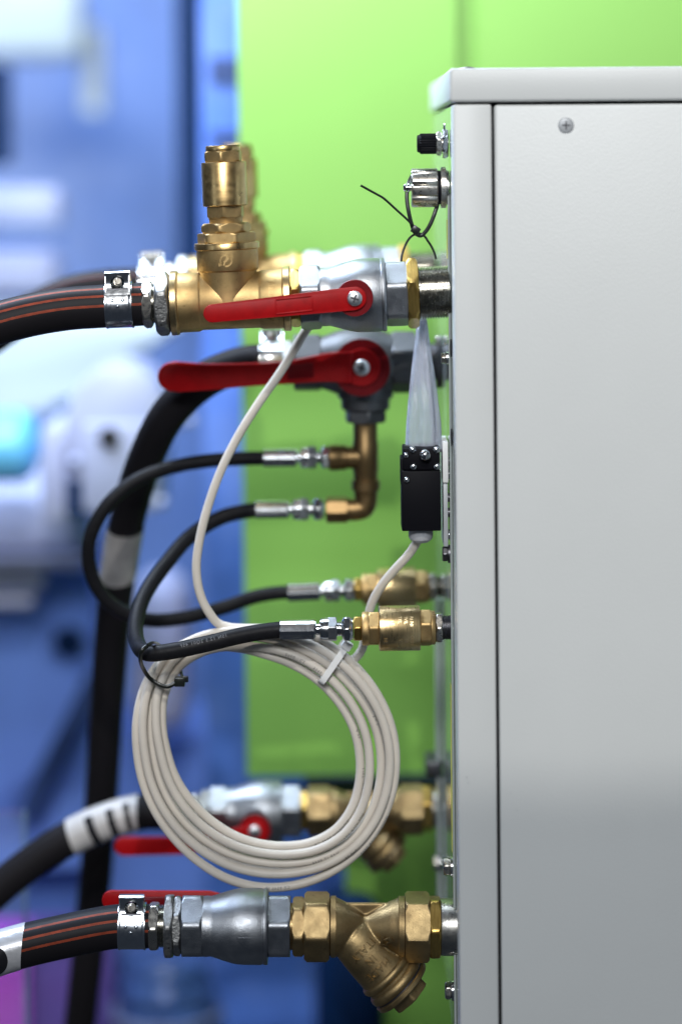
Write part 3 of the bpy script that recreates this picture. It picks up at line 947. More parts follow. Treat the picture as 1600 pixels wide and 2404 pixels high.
def b_tail2(t, q):
    mk('small_hex', hexp(0, 21 * q, 59 * q, 8, 0.08), 'nickel', t)
    mk('thread', threads(20 * q, 36 * q, 49 * q, 4 * q, 2.5 * q, 56), 'thread_steel', t)
    mk('locknut', hexp(36 * q, 56 * q, 80 * q, 14, 0.09), 'galvanised', t)
    mk('collar', hexp(55 * q, 75 * q, 70 * q, 36, 0.10), 'galvanised', t)
    mk('gasket', lathe([(74 * q, 62 * q), (78 * q, 62 * q)], 40), 'black_plastic', t)
fit('hose_tail', 352, B, 'hose tail with pitted galvanised locknut in the lowest row, threads showing', 'hose fitting', None, b_tail2)
hose_clamp(B.at(312), 'steel hose clamp on the lowest striped hose, worm screw slanting in its hole', 'hose clamps of the lowest row', k0, tilt=0)
bh, bpath = hose('striped_hose', [(353, 2174, 0), (315, 2174, 0), (270, 2175.5, 0), (165, 2195, -0.002), (35, 2226, -0.004), (-40, 2251, -0.006), (-120, 2285, -0.008)], 50 * k0, 'hose_striped',
     'lowest black hose with thin red stripes and a foil label at its end', 'hose')

def sleeve(path, f0, f1, rad, name, material, parent_loc, n=40, a0=0, a1=360, slant=0.0, thick=0.0004):
    """wrap lying on a hose between two fractions of its path, over the angle range"""
    fr = frames(path)
    N_ = len(path) - 1
    V, F = [], []
    m = 24
    full = (a1 - a0) >= 359
    cols = n if full else n + 1
    for i in range(m + 1):
        for j in range(cols):
            a = math.radians(a0 + (a1 - a0) * j / n)
            f = f0 + (f1 - f0) * i / m + slant * math.sin(a) 
            f = min(max(f, 0.0), .9999)
            s = f * N_; ii = int(s); tt = s - ii
            p = fr[ii][0].lerp(fr[ii + 1][0], tt)
            _, t_, ff, uu = fr[ii]
            V.append(p - parent_loc + ff * (rad + thick) * math.cos(a) + uu * (rad + thick) * math.sin(a))
    for i in range(m):
        for j in range(n):
            jn = (j + 1) % cols if full else j + 1
            a, b = i * cols + j, i * cols + jn
            F.append((a, b, b + cols, a + cols))
    return mk(name, (V, F), material, None, 60)

lab = sleeve(bpath, 0.64, 0.93, 50 * k0, 'hose_label', 'label_foil', bpath[0], slant=-0.022)
lab.location = bpath[0]
tag(lab, 'foil label with a black ring printed on it, wrapped round the lowest hose', 'label')
# black printed ring on the label
fr = frames(bpath); N_ = len(bpath) - 1
def lab_pt(f, a, r):
    f = min(max(f, 0), .999); s = f * N_; ii = int(s); tt = s - ii
    p = fr[ii][0].lerp(fr[ii + 1][0], tt); _, t_, ff, uu = fr[ii]
    return p - bpath[0] + ff * r * math.cos(math.radians(a)) + uu * r * math.sin(math.radians(a))
V, F = [], []
n = 40
for i in range(n):
    a = 2 * PI * i / n
    for sc_ in (1.0, 0.42):
        V.append(lab_pt(0.790 + 0.095 * sc_ * math.cos(a) - 0.022 * math.sin(math.radians(-8 + 44 * sc_ * math.sin(a))), -8 + 44 * sc_ * math.sin(a), 50 * k0 + 0.0008))
for i in range(n):
    j = (i + 1) % n
    F.append((2 * i, 2 * j, 2 * j + 1, 2 * i + 1))
mk('printed_ring', (V, F), 'label_ink', lab)

# ================================================================== BOTTOM REAR ROW
yr2 = 0.215
C = Asm((490, 1908), (1013, 1899), yr2)
def blurred_handle(t, q):
    cx = 127 * q; y1 = -97 * q
    mk('hub', cyl_y(cx, -22 * q, 44 * q, y1 - 7 * q, y1 + 8 * q, 40), 'red_hub', t)
    mk('boss', cyl_y(cx, -22 * q, 36 * q, y1 - 16 * q, y1 - 6 * q, 40), 'red_paint', t)
    ex = cx - 360 * q; zc = -58 * q
    out = round_end(cx, -22 * q, 30 * q, 60, -80, 12) + [(cx - 60 * q, -62 * q), (cx - 200 * q, zc - 24 * q)] + round_end(ex, zc, 25 * q, 268, 92, 12) + [(cx - 200 * q, zc + 22 * q), (cx - 60 * q, -16 * q)]
    mk('lever', prism(out, y1 - 20 * q, y1 - 8 * q, 2 * q), 'red_paint', t, 30)
    phillips(cx, y1 - 20 * q, -22 * q, 17 * q, t, 6 * q)
ball_valve(C.at(494), 'blurred silver ball valve seen through the cable coil, with red lever pointing left', None, K(yr2), 0.84, blurred_handle)
strainer(C.at(722), 'blurred bronze Y strainer behind the right side of the cable coil', 'Y strainers', K(yr2) * .92, 0.80, False)
def b_nut3(t, q):
    mk('hex', hexp(0, 16 * q, 50 * q, 20, 0.07), 'yellow_brass', t)
fit('brass_nipple', 706, C, 'blurred brass nipple seen through the coil between silver valve and strainer', 'nipple', None, b_nut3)
def b_pipe3(t, q):
    mk('locknut', hexp(-2 * q, 23 * q, 56 * q, 28, 0.06), 'yellow_brass', t)
    mk('pipe', lathe([(22 * q, 42 * q), (34 * q, 44 * q)], 40), 'pipe_steel', t)
pp = fit('pipe_stub', 990, C, 'blurred steel pipe stub with yellow brass locknut behind the coil', 'pipe', None, b_pipe3)
loc = pp.matrix_world.inverted() @ Vector((XF + .0004, yr2, W(1010, 1899, yr2).z))
mk('pipe_end', lathe([(33 * C.k, 43 * C.k), (loc.x, 43 * C.k)], 40), 'pipe_steel', pp)
def b_tail3(t, q):
    mk('small_hex', hexp(0, 20 * q, 50 * q, 8, 0.08), 'nickel', t)
    mk('locknut', hexp(24 * q, 46 * q, 60 * q, 14, 0.09), 'galvanised', t)
    mk('neck', lathe([(10 * q, 36 * q), (47 * q, 36 * q)], 32), 'thread_steel', t)
fit('hose_tail', 448, C, 'blurred hose tail behind the left side of the cable coil', 'hose fitting', None, b_tail3)
rh, rpath = hose('black_hose', [(450, 1909, yr2), (410, 1907, yr2), (337, 1906, yr2), (240, 1932, yr2), (145, 1978, yr2), (65, 2032, yr2), (0, 2084, yr2), (-80, 2160, yr2), (-180, 2290, yr2), (-250, 2480, yr2)], 41 * K(yr2), 'hose_matt',
     'blurred black hose behind the coil wrapped with a black and white label', 'hose')
lb3 = sleeve(rpath, 0.305 * 7 / 9, 0.535 * 7 / 9, 41 * K(yr2), 'hose_label', 'label_white', rpath[0], slant=-0.006)
lb3.location = rpath[0]; tag(lb3, 'blurred white label with thick black letter strokes on the hose behind the coil', 'label')
fr = frames(rpath); N_ = len(rpath) - 1
def stroke(f, w, a0, a1, lean=0.0):
    V, F = [], []
    n = 14; r = 41 * K(yr2) + .0009
    for i in range(n + 1):
        a = a0 + (a1 - a0) * i / n
        for d in (-w, w):
            ff_ = f + d + lean * (i / n - .5)
            s = ff_ * 7 / 9 * N_; ii = int(s); tt = s - ii
            p = fr[ii][0].lerp(fr[ii + 1][0], tt); _, t_, f_, u_ = fr[ii]
            V.append(p - rpath[0] + f_ * r * math.cos(math.radians(a)) + u_ * r * math.sin(math.radians(a)))
    for i in range(n): F.append((2 * i, 2 * i + 1, 2 * i + 3, 2 * i + 2))
    mk('printed_stroke', (V, F), 'label_ink', lb3)
for f, w, a0, a1, ln in ((.335, .009, -38, 52, 0), (.388, .012, -48, 46, .0), (.456, .013, -78, 48, 0)):
    stroke(f, w, a0, a1, ln)
stroke(.40, .05, -82, -66)

# ================================================================== SECOND RED VALVE (middle, slightly blurred)
yv = 0.13
E = Asm((640, 852), (960, 850), yv)
ke = K(yv)
va = empty('angle_valve', E.at(690), 'shaded grey three way valve with long curved red lever, under the sharp upper row', 'valve')
q = ke
mk('hex_end', hexp(0, 62 * q, 72 * q, 12, 0.07), 'shaded_cast', va)
mk('body', lathe([(a * q, b * q) for a, b in [(60, 60), (75, 64), (95, 72), (120, 80), (190, 80), (215, 72), (230, 66)]], 56), 'shaded_cast', va)
mk('hex_end', hexp(228 * q, 285 * q, 74 * q, 24, 0.07), 'shaded_cast', va)
dn = Matrix.Translation(((856.7 - 690) * q, 0, 0)) @ Matrix.Rotation(PI / 2, 4, 'Y')
mk('outlet', xf(merge(lathe([(a * q, b * q) for a, b in [(40, 64), (82, 65), (84, 58), (108, 56), (112, 50)]], 48), hexp(108 * q, 140 * q, 50 * q, 10, .08)), dn), 'shaded_cast', va)
mk('hub', cyl_y((847 - 690) * q, -3 * q, 66 * q, -104 * q, -70 * q, 56, 64 * q), 'red_hub', va)
mk('hub_boss', cyl_y((847 - 690) * q, -3 * q, 42 * q, -112 * q, -100 * q, 48, 45 * q), 'red_paint', va)
hx = (847 - 690) * q
top = [(hx - 20 * q, 34 * q), (hx - 80 * q, 30 * q), (hx - 160 * q, 14 * q), (hx - 260 * q, 8 * q), (hx - 360 * q, 8 * q), (hx - 430 * q, 14 * q)]
bot = [(hx - 430 * q, -56 * q), (hx - 360 * q, -52 * q), (hx - 260 * q, -44 * q), (hx - 160 * q, -38 * q), (hx - 80 * q, -34 * q), (hx - 20 * q, -38 * q)]
tp = [(p.x, p.z) for p in spline([(a, 0, b) for a, b in top], 5)]
bt = [(p.x, p.z) for p in spline([(a, 0, b) for a, b in bot], 5)]
out = tp + round_end(hx - 436 * q, -21 * q, 33 * q, 100, 260, 12) + bt
lv = mk('lever', prism(out, -118 * q, -98 * q, 5 * q), 'red_paint', va, 30)
mk('lever_recess', prism([(hx - 170 * q, -28 * q), (hx - 110 * q, -24 * q), (hx - 110 * q, 10 * q), (hx - 170 * q, 4 * q)], -119.5 * q, -112 * q, 1.2 * q), 'red_hub', lv)
phillips(hx, -114 * q, -3 * q, 19 * q, va, 7 * q)
# coupling to the cabinet and hose end
def b_coup(t, q):
    mk('hex', hexp(0, 24 * q, 62 * q, 12, 0.08), 'dark_steel', t)
    xe = (t.matrix_world.inverted() @ Vector((XF + .0002, yv, 0))).x
    mk('pipe', lathe([(20 * q, 44 * q), (xe, 44 * q)], 40), 'dark_steel', t)
    mk('flange', lathe([(xe - 14 * q, 62 * q), (xe, 62 * q)], 40), 'dark_steel', t)
bpy.context.view_layer.update()
fit('pipe_coupling', 972, E, 'dark steel coupling between the three way valve and the cabinet side', 'coupling', None, b_coup)
def b_tail4(t, q):
    mk('hex', hexp(0, 26 * q, 56 * q, 12, 0.08), 'galvanised', t)
fit('hose_tail', 664, E, 'blurred galvanised hose tail left of the three way valve', 'hose fitting', None, b_tail4)
hose_clamp(E.at(638) @ Matrix.Translation((0, 0, 0)), 'blurred hose clamp on the thick black hose, beside the three way valve', None, ke * .9, R=52, tilt=-40)
mh, mpath = hose('black_hose', [(668, 850, yv), (628, 850, yv), (560, 858, yv + .002), (485, 890, yv + .005), (405, 960, yv + .01), (345, 1070, yv + .03), (304, 1200, yv + .06), (282, 1320, yv + .08), (268, 1430, yv + .10), (252, 1640, yv + .14), (240, 1840, yv + .17), (226, 2040, yv + .20), (206, 2240, yv + .22), (186, 2420, yv + .24), (168, 2560, yv + .25)], 0.0132, 'hose_matt',
     'thick black hose curving down from the three way valve, white tape round it', 'hose')
def frac_at(path, pt):
    d = [(p - pt).length for p in path]; return d.index(min(d)) / (len(path) - 1)
f0 = frac_at(mpath, W(298, 1238, yv + .066)); f1 = frac_at(mpath, W(278, 1352, yv + .086))
tp_ = sleeve(mpath, f0, f1, 0.0132, 'hose_tape', 'tape_grey', mpath[0], slant=0.004, thick=.0006)
tp_.location = mpath[0]; tag(tp_, 'blurred greyish white tape wrapped round the thick black hose', 'tape')

# ---- brass tee and elbow below the valve
yd = yv
kd = K(yd)
top_p = W(856.7, 985, yd)
md = Matrix.Translation(top_p) @ Matrix.Rotation(PI / 2, 4, 'Y')
bt_ = empty('brass_branch_pipe', md, 'blurred brass tee pipe hanging below the three way valve, elbow at its foot', 'pipe fitting')
S_ = lambda l: [(a * kd, b * kd) for a, b in l]
mk('stem', lathe(S_([(-14, 33), (4, 33), (6, 28), (52, 28), (54, 29.5), (122, 29.5), (124, 28), (140, 28), (142, 33), (164, 33), (166, 28), (182, 26)]), 44), 'shaded_bronze', bt_)
mt = Matrix.Translation((88.8 * kd, 0, 0)) @ Matrix.Rotation(-PI / 2, 4, 'Y') @ Matrix.Rotation(PI, 4, 'Z')
mk('side_branch', xf(lathe(S_([(0, 26), (44, 26), (46, 29), (60, 29), (62, 30), (84, 30), (86, 22)]), 40), mt), 'shaded_bronze', bt_)
ep = spline([(170 * kd, 0, 0), (192 * kd, 0, 0), (206 * kd, 0, -6 * kd), (211 * kd, 0, -24 * kd), (211 * kd, 0, -46 * kd)], 8)
mk('elbow', tube(ep, 26 * kd, 32)[0], 'shaded_bronze', bt_)
mt2 = Matrix.Translation((211 * kd, 0, -42 * kd)) @ Matrix.Rotation(-PI / 2, 4, 'Y') @ Matrix.Rotation(PI, 4, 'Z')
mk('elbow_nut', xf(hexp(0, 52 * kd, 31 * kd, 10, 0.1, c1=True), mt2), 'shaded_bronze', bt_)
for mm in bt_.children: pass

def hose_coupling(mw, q, label, group=None):
    """ferrule, swivel nut and adapter; local x runs from the hose to the fitting"""
    t = empty('hose_coupling', mw, label, 'hose coupling', group)
    P = lambda l: [(a * q, b * q) for a, b in l]
    f = mk('ferrule', lathe(P([(0, 18), (0, 22), (1.5, 22.8), (80, 22.8), (84, 21), (84, 14)]), 16), 'bright_steel', t, 20)
    mk('stem', lathe(P([(83, 13), (93, 14), (94, 16)]), 32), 'bright_steel', t)
    mk('swivel_collar', lathe(P([(93, 17), (95, 25), (104, 26.5), (114, 27.5)]), 40), 'bright_steel', t)
    mk('swivel_nut', hexp(113 * q, 133 * q, 30 * q, 18, .10, c0=False), 'zinc_valve', t)
    mk('adapter_neck', threads(132 * q, 147 * q, 17 * q, 5 * q, 2 * q, 32), 'bright_steel', t)
    mk('adapter_hex', merge(lathe(P([(144, 16), (146, 22), (151, 27)]), 32), hexp(149 * q, 166 * q, 31.5 * q, 8, .12), lathe(P([(165, 27), (172, 24)]), 32)), 'bright_steel', t)
    return t
for s0, yy, lb in ((624, 1074, 'blurred steel hose coupling screwed into the brass tee branch'), (614, 1195.5, 'blurred steel hose coupling at the brass elbow nut')):
    hose_coupling(axis_frame((s0 - 14 if yy > 1100 else s0 - 6, yy + 1), (s0 + 100, yy), yd), kd * .93, lb, 'hose couplings under the three way valve')

# ================================================================== CHECK VALVES OF THE MIDDLE ROW
M = Asm((698, 1478), (1039, 1473), 0.0)
def b_check(t, q, front=True):
    P = lambda l: [(a * q, b * q) for a, b in l]
    mk('adapter_hex', hexp(0, 19 * q, 31.5 * q, 14, .10), 'yellow_brass', t)
    mk('inlet_ring', lathe(P([(18.5, 30), (20, 38), (22, 39), (33, 39.5), (36, 38)]), 56), 'cast_brass', t)
    mk('inlet_hex', hexp(35 * q, 59 * q, 43.5 * q, 12, .07), 'cast_brass', t)
    b = mk('barrel', lathe(P([(58, 42), (59, 50), (61, 52), (153, 52.4), (155, 51), (156, 42)]), 72), 'turned_brass_x', t)
    mk('outlet_hex', hexp(155.5 * q, 180 * q, 44.5 * q, 22, .06), 'cast_brass', t)
    mk('outlet_ring', lathe(P([(179.5, 38), (181, 40), (189, 39), (191, 37)]), 56), 'cast_brass', t)
    mk('nipple_hex', hexp(192 * q, 207 * q, 38 * q, 6, .10), 'nickel', t)
    xe = (t.matrix_world.inverted() @ Vector((XF + .0001, t.matrix_world.translation.y, t.matrix_world.translation.z))).x
    mk('thread', threads(206 * q, xe, 29 * q, 4.2 * q, 2.6 * q, 48), 'dark_steel' if front else 'thread_steel', t)
    mk('panel_nut', hexp(xe - .0008, xe + .004, 33 * q, 6, .10), 'nickel', t)
    if front:
        for x, a, s in ((72, 40, 'A'), (72, 22, 'V'), (73, -23, 'HE'), (90, 24, 'LE'), (107, 32, 'TEL'), (108, -23, 'V.'), (121, 30, 'IVIL'), (122, -23, 'EB'), (134, 28, 'RI NI'), (135, -23, 'OMN')):
            tv = text_vf(s, 11.5 * q, 0.12 * q)
            mk('engraved_lettering', on_cyl(tv, x * q, a, 52.5 * q, -90), 'engraved_brass', b)
bpy.context.view_layer.update()
def make_check(asm, s0, label, front):
    t = empty('barrel_check_valve', asm.at(s0), label, 'check valve', 'check valves of the middle row')
    bpy.context.view_layer.update()
    b_check(t, k0, front)
    return t
make_check(M, 830, 'sharp brass barrel check valve with dotted lettering, above the cable coil', True)
hose_coupling(M.at(657), k0, 'sharp crimped steel hose coupling of the check valve above the cable coil', 'hose couplings of the middle row')
ym = 0.147
Mr = Asm((678, 1391), (1010, 1377), ym)
make_check(Mr, 832, 'blurred brass barrel check valve behind the grey cable', False)
hose_coupling(Mr.at(675), k0, 'blurred crimped steel hose coupling behind the sharp check valve', 'hose couplings of the middle row')

# thin hoses
R3 = 19 * k0
hA, pathA = hose('thin_hose', [tuple(list((x * DS, y * DS)) + [d]) for x, y, d in
   [(612, 1054, yd), (560, 1055, yd), (480, 1060, yd), (395, 1075, yd - .003), (310, 1108, yd - .01), (245, 1165, yd - .015), (207, 1240, yd - .015), (208, 1310, yd - .01), (240, 1375, yd - .005), (292, 1412, yd), (350, 1427, yd + .004), (430, 1420, yd + .01), (520, 1396, ym), (590, 1372, ym), (640, 1364, ym), (672, 1362.5, ym)]], R3 * .93, 'hose_black',
   'blurred thin black hose looping from the brass tee branch to the rear check valve', 'hose', 'thin hoses')
hB, pathB = hose('thin_hose', [tuple(list((x * DS, y * DS)) + [d]) for x, y, d in
   [(604, 1172, yd), (560, 1177, yd), (510, 1190, yd), (440, 1232, yd - .01), (382, 1297, yd - .03), (335, 1365, yd - .055), (314, 1425, yd - .08), (316, 1478, yd - .11), (342, 1503, yd - .135), (400, 1497, -.008), (480, 1480, -.006), (560, 1461, -.002), (615, 1452, 0), (650, 1448.5, 0)]], R3, 'hose_black',
   'thin black hose from the brass elbow, bending sharply in front of the coil', 'hose', 'thin hoses')
# print along it
fr = frames(pathB)
def on_path(vf, path, s_mid, ang, R, flip=False):
    acc = [0.0]
    for i in range(1, len(path)): acc.append(acc[-1] + (path[i] - path[i - 1]).length)
    fr_ = frames(path)
    V = []
    for v in vf[0]:
        x = -v.x if flip else v.x; yv_ = -v.y if flip else v.y
        s = s_mid + x
        s = min(max(s, 0), acc[-1] - 1e-6)
        lo, hi = 0, len(acc) - 1
        while hi - lo > 1:
            mid = (lo + hi) // 2
            if acc[mid] <= s: lo = mid
            else: hi = mid
        tt = (s - acc[lo]) / max(acc[lo + 1] - acc[lo], 1e-9)
        p = fr_[lo][0].lerp(fr_[lo + 1][0], tt)
        t_ = fr_[lo][1].lerp(fr_[lo + 1][1], tt); f_ = fr_[lo][2].lerp(fr_[lo + 1][2], tt).normalized(); u_ = fr_[lo][3].lerp(fr_[lo + 1][3], tt).normalized()
        a = math.radians(ang) + yv_ / R
        rr = R + v.z
        V.append(p + f_ * rr * math.cos(a) + u_ * rr * math.sin(a))
    return (V, vf[1]), acc
def arc_at(path, pt):
    acc = 0; best = (1e9, 0)
    for i, p in enumerate(path):
        if i: acc += (p - path[i - 1]).length
        d = (p - pt).length
        if d < best[0]: best = (d, acc)
    return best[1]
s_ = arc_at(pathB, D(470, 1482, -.006))
# path runs left to right here, so "up" on the tube is -u
vf, _ = on_path(text_vf('1 SN 12.5 2201 EN 857', 12 * k0, 0.15 * k0, 1.25), pathB, s_, 35, R3, True)
vf = ([v - hB.location for v in vf[0]], vf[1])
# ================================================================== GREY CABLE WITH COIL
zs = 700 / 1568.0
ccx, ccy = 280 + 752 * zs, 1420 + 780 * zs
tab = {0: (510, 560, 622, 668, 700), 45: (555, 603, 650, 690, 722), 90: (478, 524, 572, 630, 705), 135: (445, 495, 545, 597, 645),
       180: (500, 534, 572, 617, 657), 225: (618, 650, 683, 712, 740), 270: (516, 558, 600, 640, 684), 315: (480, 530, 580, 628, 668)}
for k_ in tab: tab[k_] = tab[k_] + ((tab[k_][2] + tab[k_][3]) / 2 + 6,)
def rad_at(turn, ang):
    """radius of turn (float) at angle, smooth in angle"""
    def ring(i):
        ks = sorted(tab)
        a = ang % 360
        k_ = int(a // 45) % 8
        t = (a - 45 * k_) / 45.0
        p = [tab[ks[(k_ + d) % 8]][i] for d in (-1, 0, 1, 2)]
        return 0.5 * ((2 * p[1]) + (-p[0] + p[2]) * t + (2 * p[0] - 5 * p[1] + 4 * p[2] - p[3]) * t * t + (-p[0] + 3 * p[1] - 3 * p[2] + p[3]) * t ** 3)
    i = int(min(max(math.floor(turn), 0), 5)); j = min(i + 1, 5); f = turn - i
    f = min(max(f, 0), 1)
    f = f * f * (3 - 2 * f)
    return ring(i) * (1 - f) + ring(j) * f
YC = 0.022
pts = []
# from the cabinet, hidden behind the upper valve, then down to the coil
for x, y, d in [(1052, 700, .060), (960, 704, .055), (860, 712, .048), (770, 728, .042), (722, 770, .040), (690, 822, .040), (655, 878, .040), (606, 948, .038), (560, 1022, .036), (518, 1106, .034), (488, 1190, .032), (468, 1270, .030), (461, 1335, .029), (470, 1395, .028), (492, 1440, .028), (520, 1468, .029)]:
    pts.append(W(x, y, d))
order = [4, 2, 5, 0, 1, 3]      # which ring each successive turn takes
depth = {0: 0.004, 1: -0.002, 2: 0.004, 3: -0.002, 4: 0.002, 5: 0.0095}
start = 286
for tnum in range(6):
    for a in range(0, 360, 15):
        th = start + a
        f = a / 360.0
        cur = order[tnum]
        nxt = order[tnum + 1] if tnum < 5 else order[tnum]
        # stay on its ring, cross over to the next during the last third (behind the hose)
        w_ = max(0.0, (f - 0.72) / 0.28); w_ = w_ * w_ * (3 - 2 * w_)
        r = (rad_at(cur, th) * (1 - w_) + rad_at(nxt, th) * w_) * zs
        dd = YC + depth[cur] * (1 - w_) + depth[nxt] * w_ + .0065 * math.sin(PI * w_) + 0.0012 * math.sin(math.radians(th * 2 + tnum * 70))
        pts.append(W(ccx + r * math.cos(math.radians(th)), ccy + r * math.sin(math.radians(th)), dd))
# leave the coil at its upper right and climb to the limit switch
for x, y, d in [(735, 1512, .033), (785, 1548, .034), (822, 1552, .034), (846, 1530, .034), (856, 1498, .034), (862, 1455, .034), (873, 1415, .030), (895, 1375, .024), (925, 1338, .018), (958, 1302, .012), (980, 1268, .008), (988, 1250, .008)]:
    pts.append(W(x, y, d))
cpath = spline(pts, 6)
RC = 10.6 * k0
cab_o = cpath[0].copy()
cable = mk_tube('coiled_cable', [p - cab_o for p in cpath], RC, 'cable_pvc', None, 20)
cable.location = cab_o
tag(cable, 'light grey round cable wound into a coil, tied and running up to the limit switch', 'cable')
# print on the cable: find places on the outer faces
def print_on(s_mid, txt, ang, size=10.5, flip=False):
    vf, _ = on_path(text_vf(txt, size * k0, 0.12 * k0, 1.2), cpath, s_mid, ang, RC, flip)
    mk('cable_print', ([v - cab_o for v in vf[0]], vf[1]), 'cable_print', cable, 0)
acc = [0.0]
for i in range(1, len(cpath)): acc.append(acc[-1] + (cpath[i] - cpath[i - 1]).length)
def s_turn(tn, th):
    i = 16 + tn * 24 + (th - start) / 15.0
    i = i * 6
    return acc[min(int(i), len(acc) - 1)]
mk('hose_print', ([v - hB.location for v in on_path(text_vf('1SN 12.5 2Q01 4SF', 11 * k0, 0.12 * k0, 1.25), pathB, s_, -35, R3, True)[0][0]], text_vf('1SN 12.5 2Q01 4SF', 11 * k0, 0.12 * k0, 1.25)[1]), 'hose_print', hB, 0)
for tn, th, txt, an in ((3, 304, '9546', 10), (3, 295, 'CE', 10), (3, 288, '0960', 10), (3, 311, 'IT', -20), (3, 400, 'H05 VV-F 3G1', -50), (1, 345, '3 x 1', -45), (2, 350, '0.75', -48), (2, 372, 'LIYY', -48), (2, 410, 'IEMMEQU 9546 CE', -42), (0, 398, 'IEMMEQU HAR 0960', -48), (0, 445, 'CE 9546 IT', 0), (4, 410, '2x0.75', -45), (1, 420, 'HAR IT 9546', -30)):
    print_on(s_turn(tn + (tn >= 2), th), txt, an)

# white tie across the strands, its head outwards
def strap_loop(name, a_px, b_px, y_near, y_far, width, thick, material, label, head=True, head_end='a'):
    a, b = W(*a_px, 0), W(*b_px, 0)
    ax = (b - a); Ln = ax.length; ax.normalize()
    side = Vector((-ax.z, 0, ax.x))
    rc = 0.0035
    loop = []
    ym_, yh = (y_near + y_far) / 2, (y_far - y_near) / 2
    N2 = 36
    for i in range(N2):
        t = 2 * PI * i / N2
        cx_ = math.copysign(abs(math.cos(t)) ** .35, math.cos(t)); sy_ = math.copysign(abs(math.sin(t)) ** .35, math.sin(t))
        loop.append((Ln / 2 + cx_ * Ln / 2, sy_ * yh))
    base = a + Vector((0, ym_, 0))
    V, F = [], []
    for i, (s, y) in enumerate(loop):
        n_ = Vector((s - Ln / 2, y * 6, 0)); n_ = n_.normalized() if n_.length else n_
        for o_ in (0, thick):
            for w_ in (-width / 2, width / 2):
                V.append(ax * (s + n_.x * o_) + Vector((0, y + (math.copysign(o_, y) if abs(y) > yh * .6 else 0), 0)) + side * w_)
    for i in range(N2):
        j = (i + 1) % N2; p, r = i * 4, j * 4
        F += [(p, r, r + 1, p + 1), (p + 2, p + 3, r + 3, r + 2), (p, p + 2, r + 2, r), (p + 1, r + 1, r + 3, p + 3)]
    o = mk(name, (V, F), material, None, 50); o.location = base
    if head:
        hp = -0.001 if head_end == 'a' else Ln + .001
        m = Matrix(((ax.x, 0, side.x, 0), (ax.y, 1, side.y, 0), (ax.z, 0, side.z, 0), (0, 0, 0, 1)))
        hv = box(hp - .0028, hp + .0028, -yh - .002, -yh + .004, -width * .82, width * .82, .0006)
        mk('tie_head', xf(hv, m), material, o)
    return tag(o, label, 'cable tie')
strap_loop('cable_tie', (812, 1528), (751, 1617), YC - 0.0085, YC + 0.017, .0042, .0008, 'white_tie', 'white plastic tie holding the cable strands together, square head outwards')

# black tie at the hose bend
bt_pts = [(345, 1517, -.019), (333, 1528, -.021), (330, 1548, -.014), (338, 1572, .004), (352, 1592, .011), (372, 1606, .011), (392, 1612, .010), (412, 1604, .011), (424, 1594, .014), (420, 1570, .034), (395, 1535, .036), (370, 1512, .014), (357, 1510, -.012), (347, 1515, -.018)]
tpath = spline([W(*p) for p in bt_pts], 8)
to = tpath[0].copy()
bti = mk_tube('cable_tie', [p - to for p in tpath], .0012, 'black_tie', None, 12, flat=(.0008, .0014)); bti.location = to
tag(bti, 'thin black tie fixing the bent hose to the cable coil', 'cable tie')
p = W(424, 1600, .010) - to
mk('tie_head', box(p.x - .004, p.x + .003, p.y - .004, p.y + .003, p.z - .0028, p.z + .0032, .0006), 'black_tie', bti)
p = W(436, 1595, .010) - to
mk('tie_tail', box(p.x - .003, p.x + .0018, p.y - .001, p.y + .0005, p.z - .0018, p.z + .0022, .0003), 'black_tie', bti)

# ================================================================== LIMIT SWITCH
ysw = -0.012
ks = K(ysw)
s0 = W(988, 1247, ysw)
sw = empty('limit_switch', Matrix.Translation((s0.x, ysw, s0.z)), 'black limit switch with bright screws on a grey bracket at the cabinet side', 'switch')
def sp(vf): return xf(vf, Matrix.Translation((-s0.x, -ysw, -s0.z)))
def zz_(py): return W(988, py, ysw).z
def xx_(px): return W(px, 1150, ysw).x
mk('housing', sp(box(xx_(942), xx_(1034), ysw, ysw + .030, zz_(1247), zz_(1106), .0008)), 'black_plastic', sw)
hd = mk('head', sp(box(xx_(946), xx_(1033), ysw + .003, ysw + .030, zz_(1105), zz_(1054), .0010)), 'black_plastic', sw)
mk('left_cheek', sp(box(xx_(940.5), xx_(947), ysw + .004, ysw + .026, zz_(1140), zz_(1078), .0006)), 'black_plastic', sw)
for px, py, r, yo in ((968, 1057, 7.5, .003), (1024, 1057, 7.5, .003), (970, 1097, 8.5, .003), (1025, 1097, 8.5, .003), (953, 1070, 6.5, .0035), (954, 1126, 7, 0)):
    c = W(px, py, ysw)
    mk('screw', sp(merge(cyl_y(c.x, c.z, r * ks, ysw + yo - .0012, ysw + yo + .002, 24), dome(c.x, ysw + yo - .0012, c.z, r * ks, .0012, n=24))), 'bright_steel', sw)
c = W(997, 1068, ysw)
mk('shaft', sp(merge(cyl_y(c.x, c.z, 13 * ks, ysw - .002, ysw + .006, 28), dome(c.x, ysw - .002, c.z, 13 * ks, .003, n=28))), 'bright_steel', sw)
c = W(987, 1247, ysw + .012)
gl = Matrix.Translation((c.x, ysw + .014, c.z)) @ Matrix.Rotation(PI / 2, 4, 'Y') 
mk('cable_gland', sp(xf(merge(lathe([(-.001, 29 * ks), (12 * ks, 29 * ks), (20 * ks, 26 * ks), (27 * ks, 17 * ks), (28 * ks, 12 * ks)], 24)), gl)), 'grey_plastic', sw, 25)
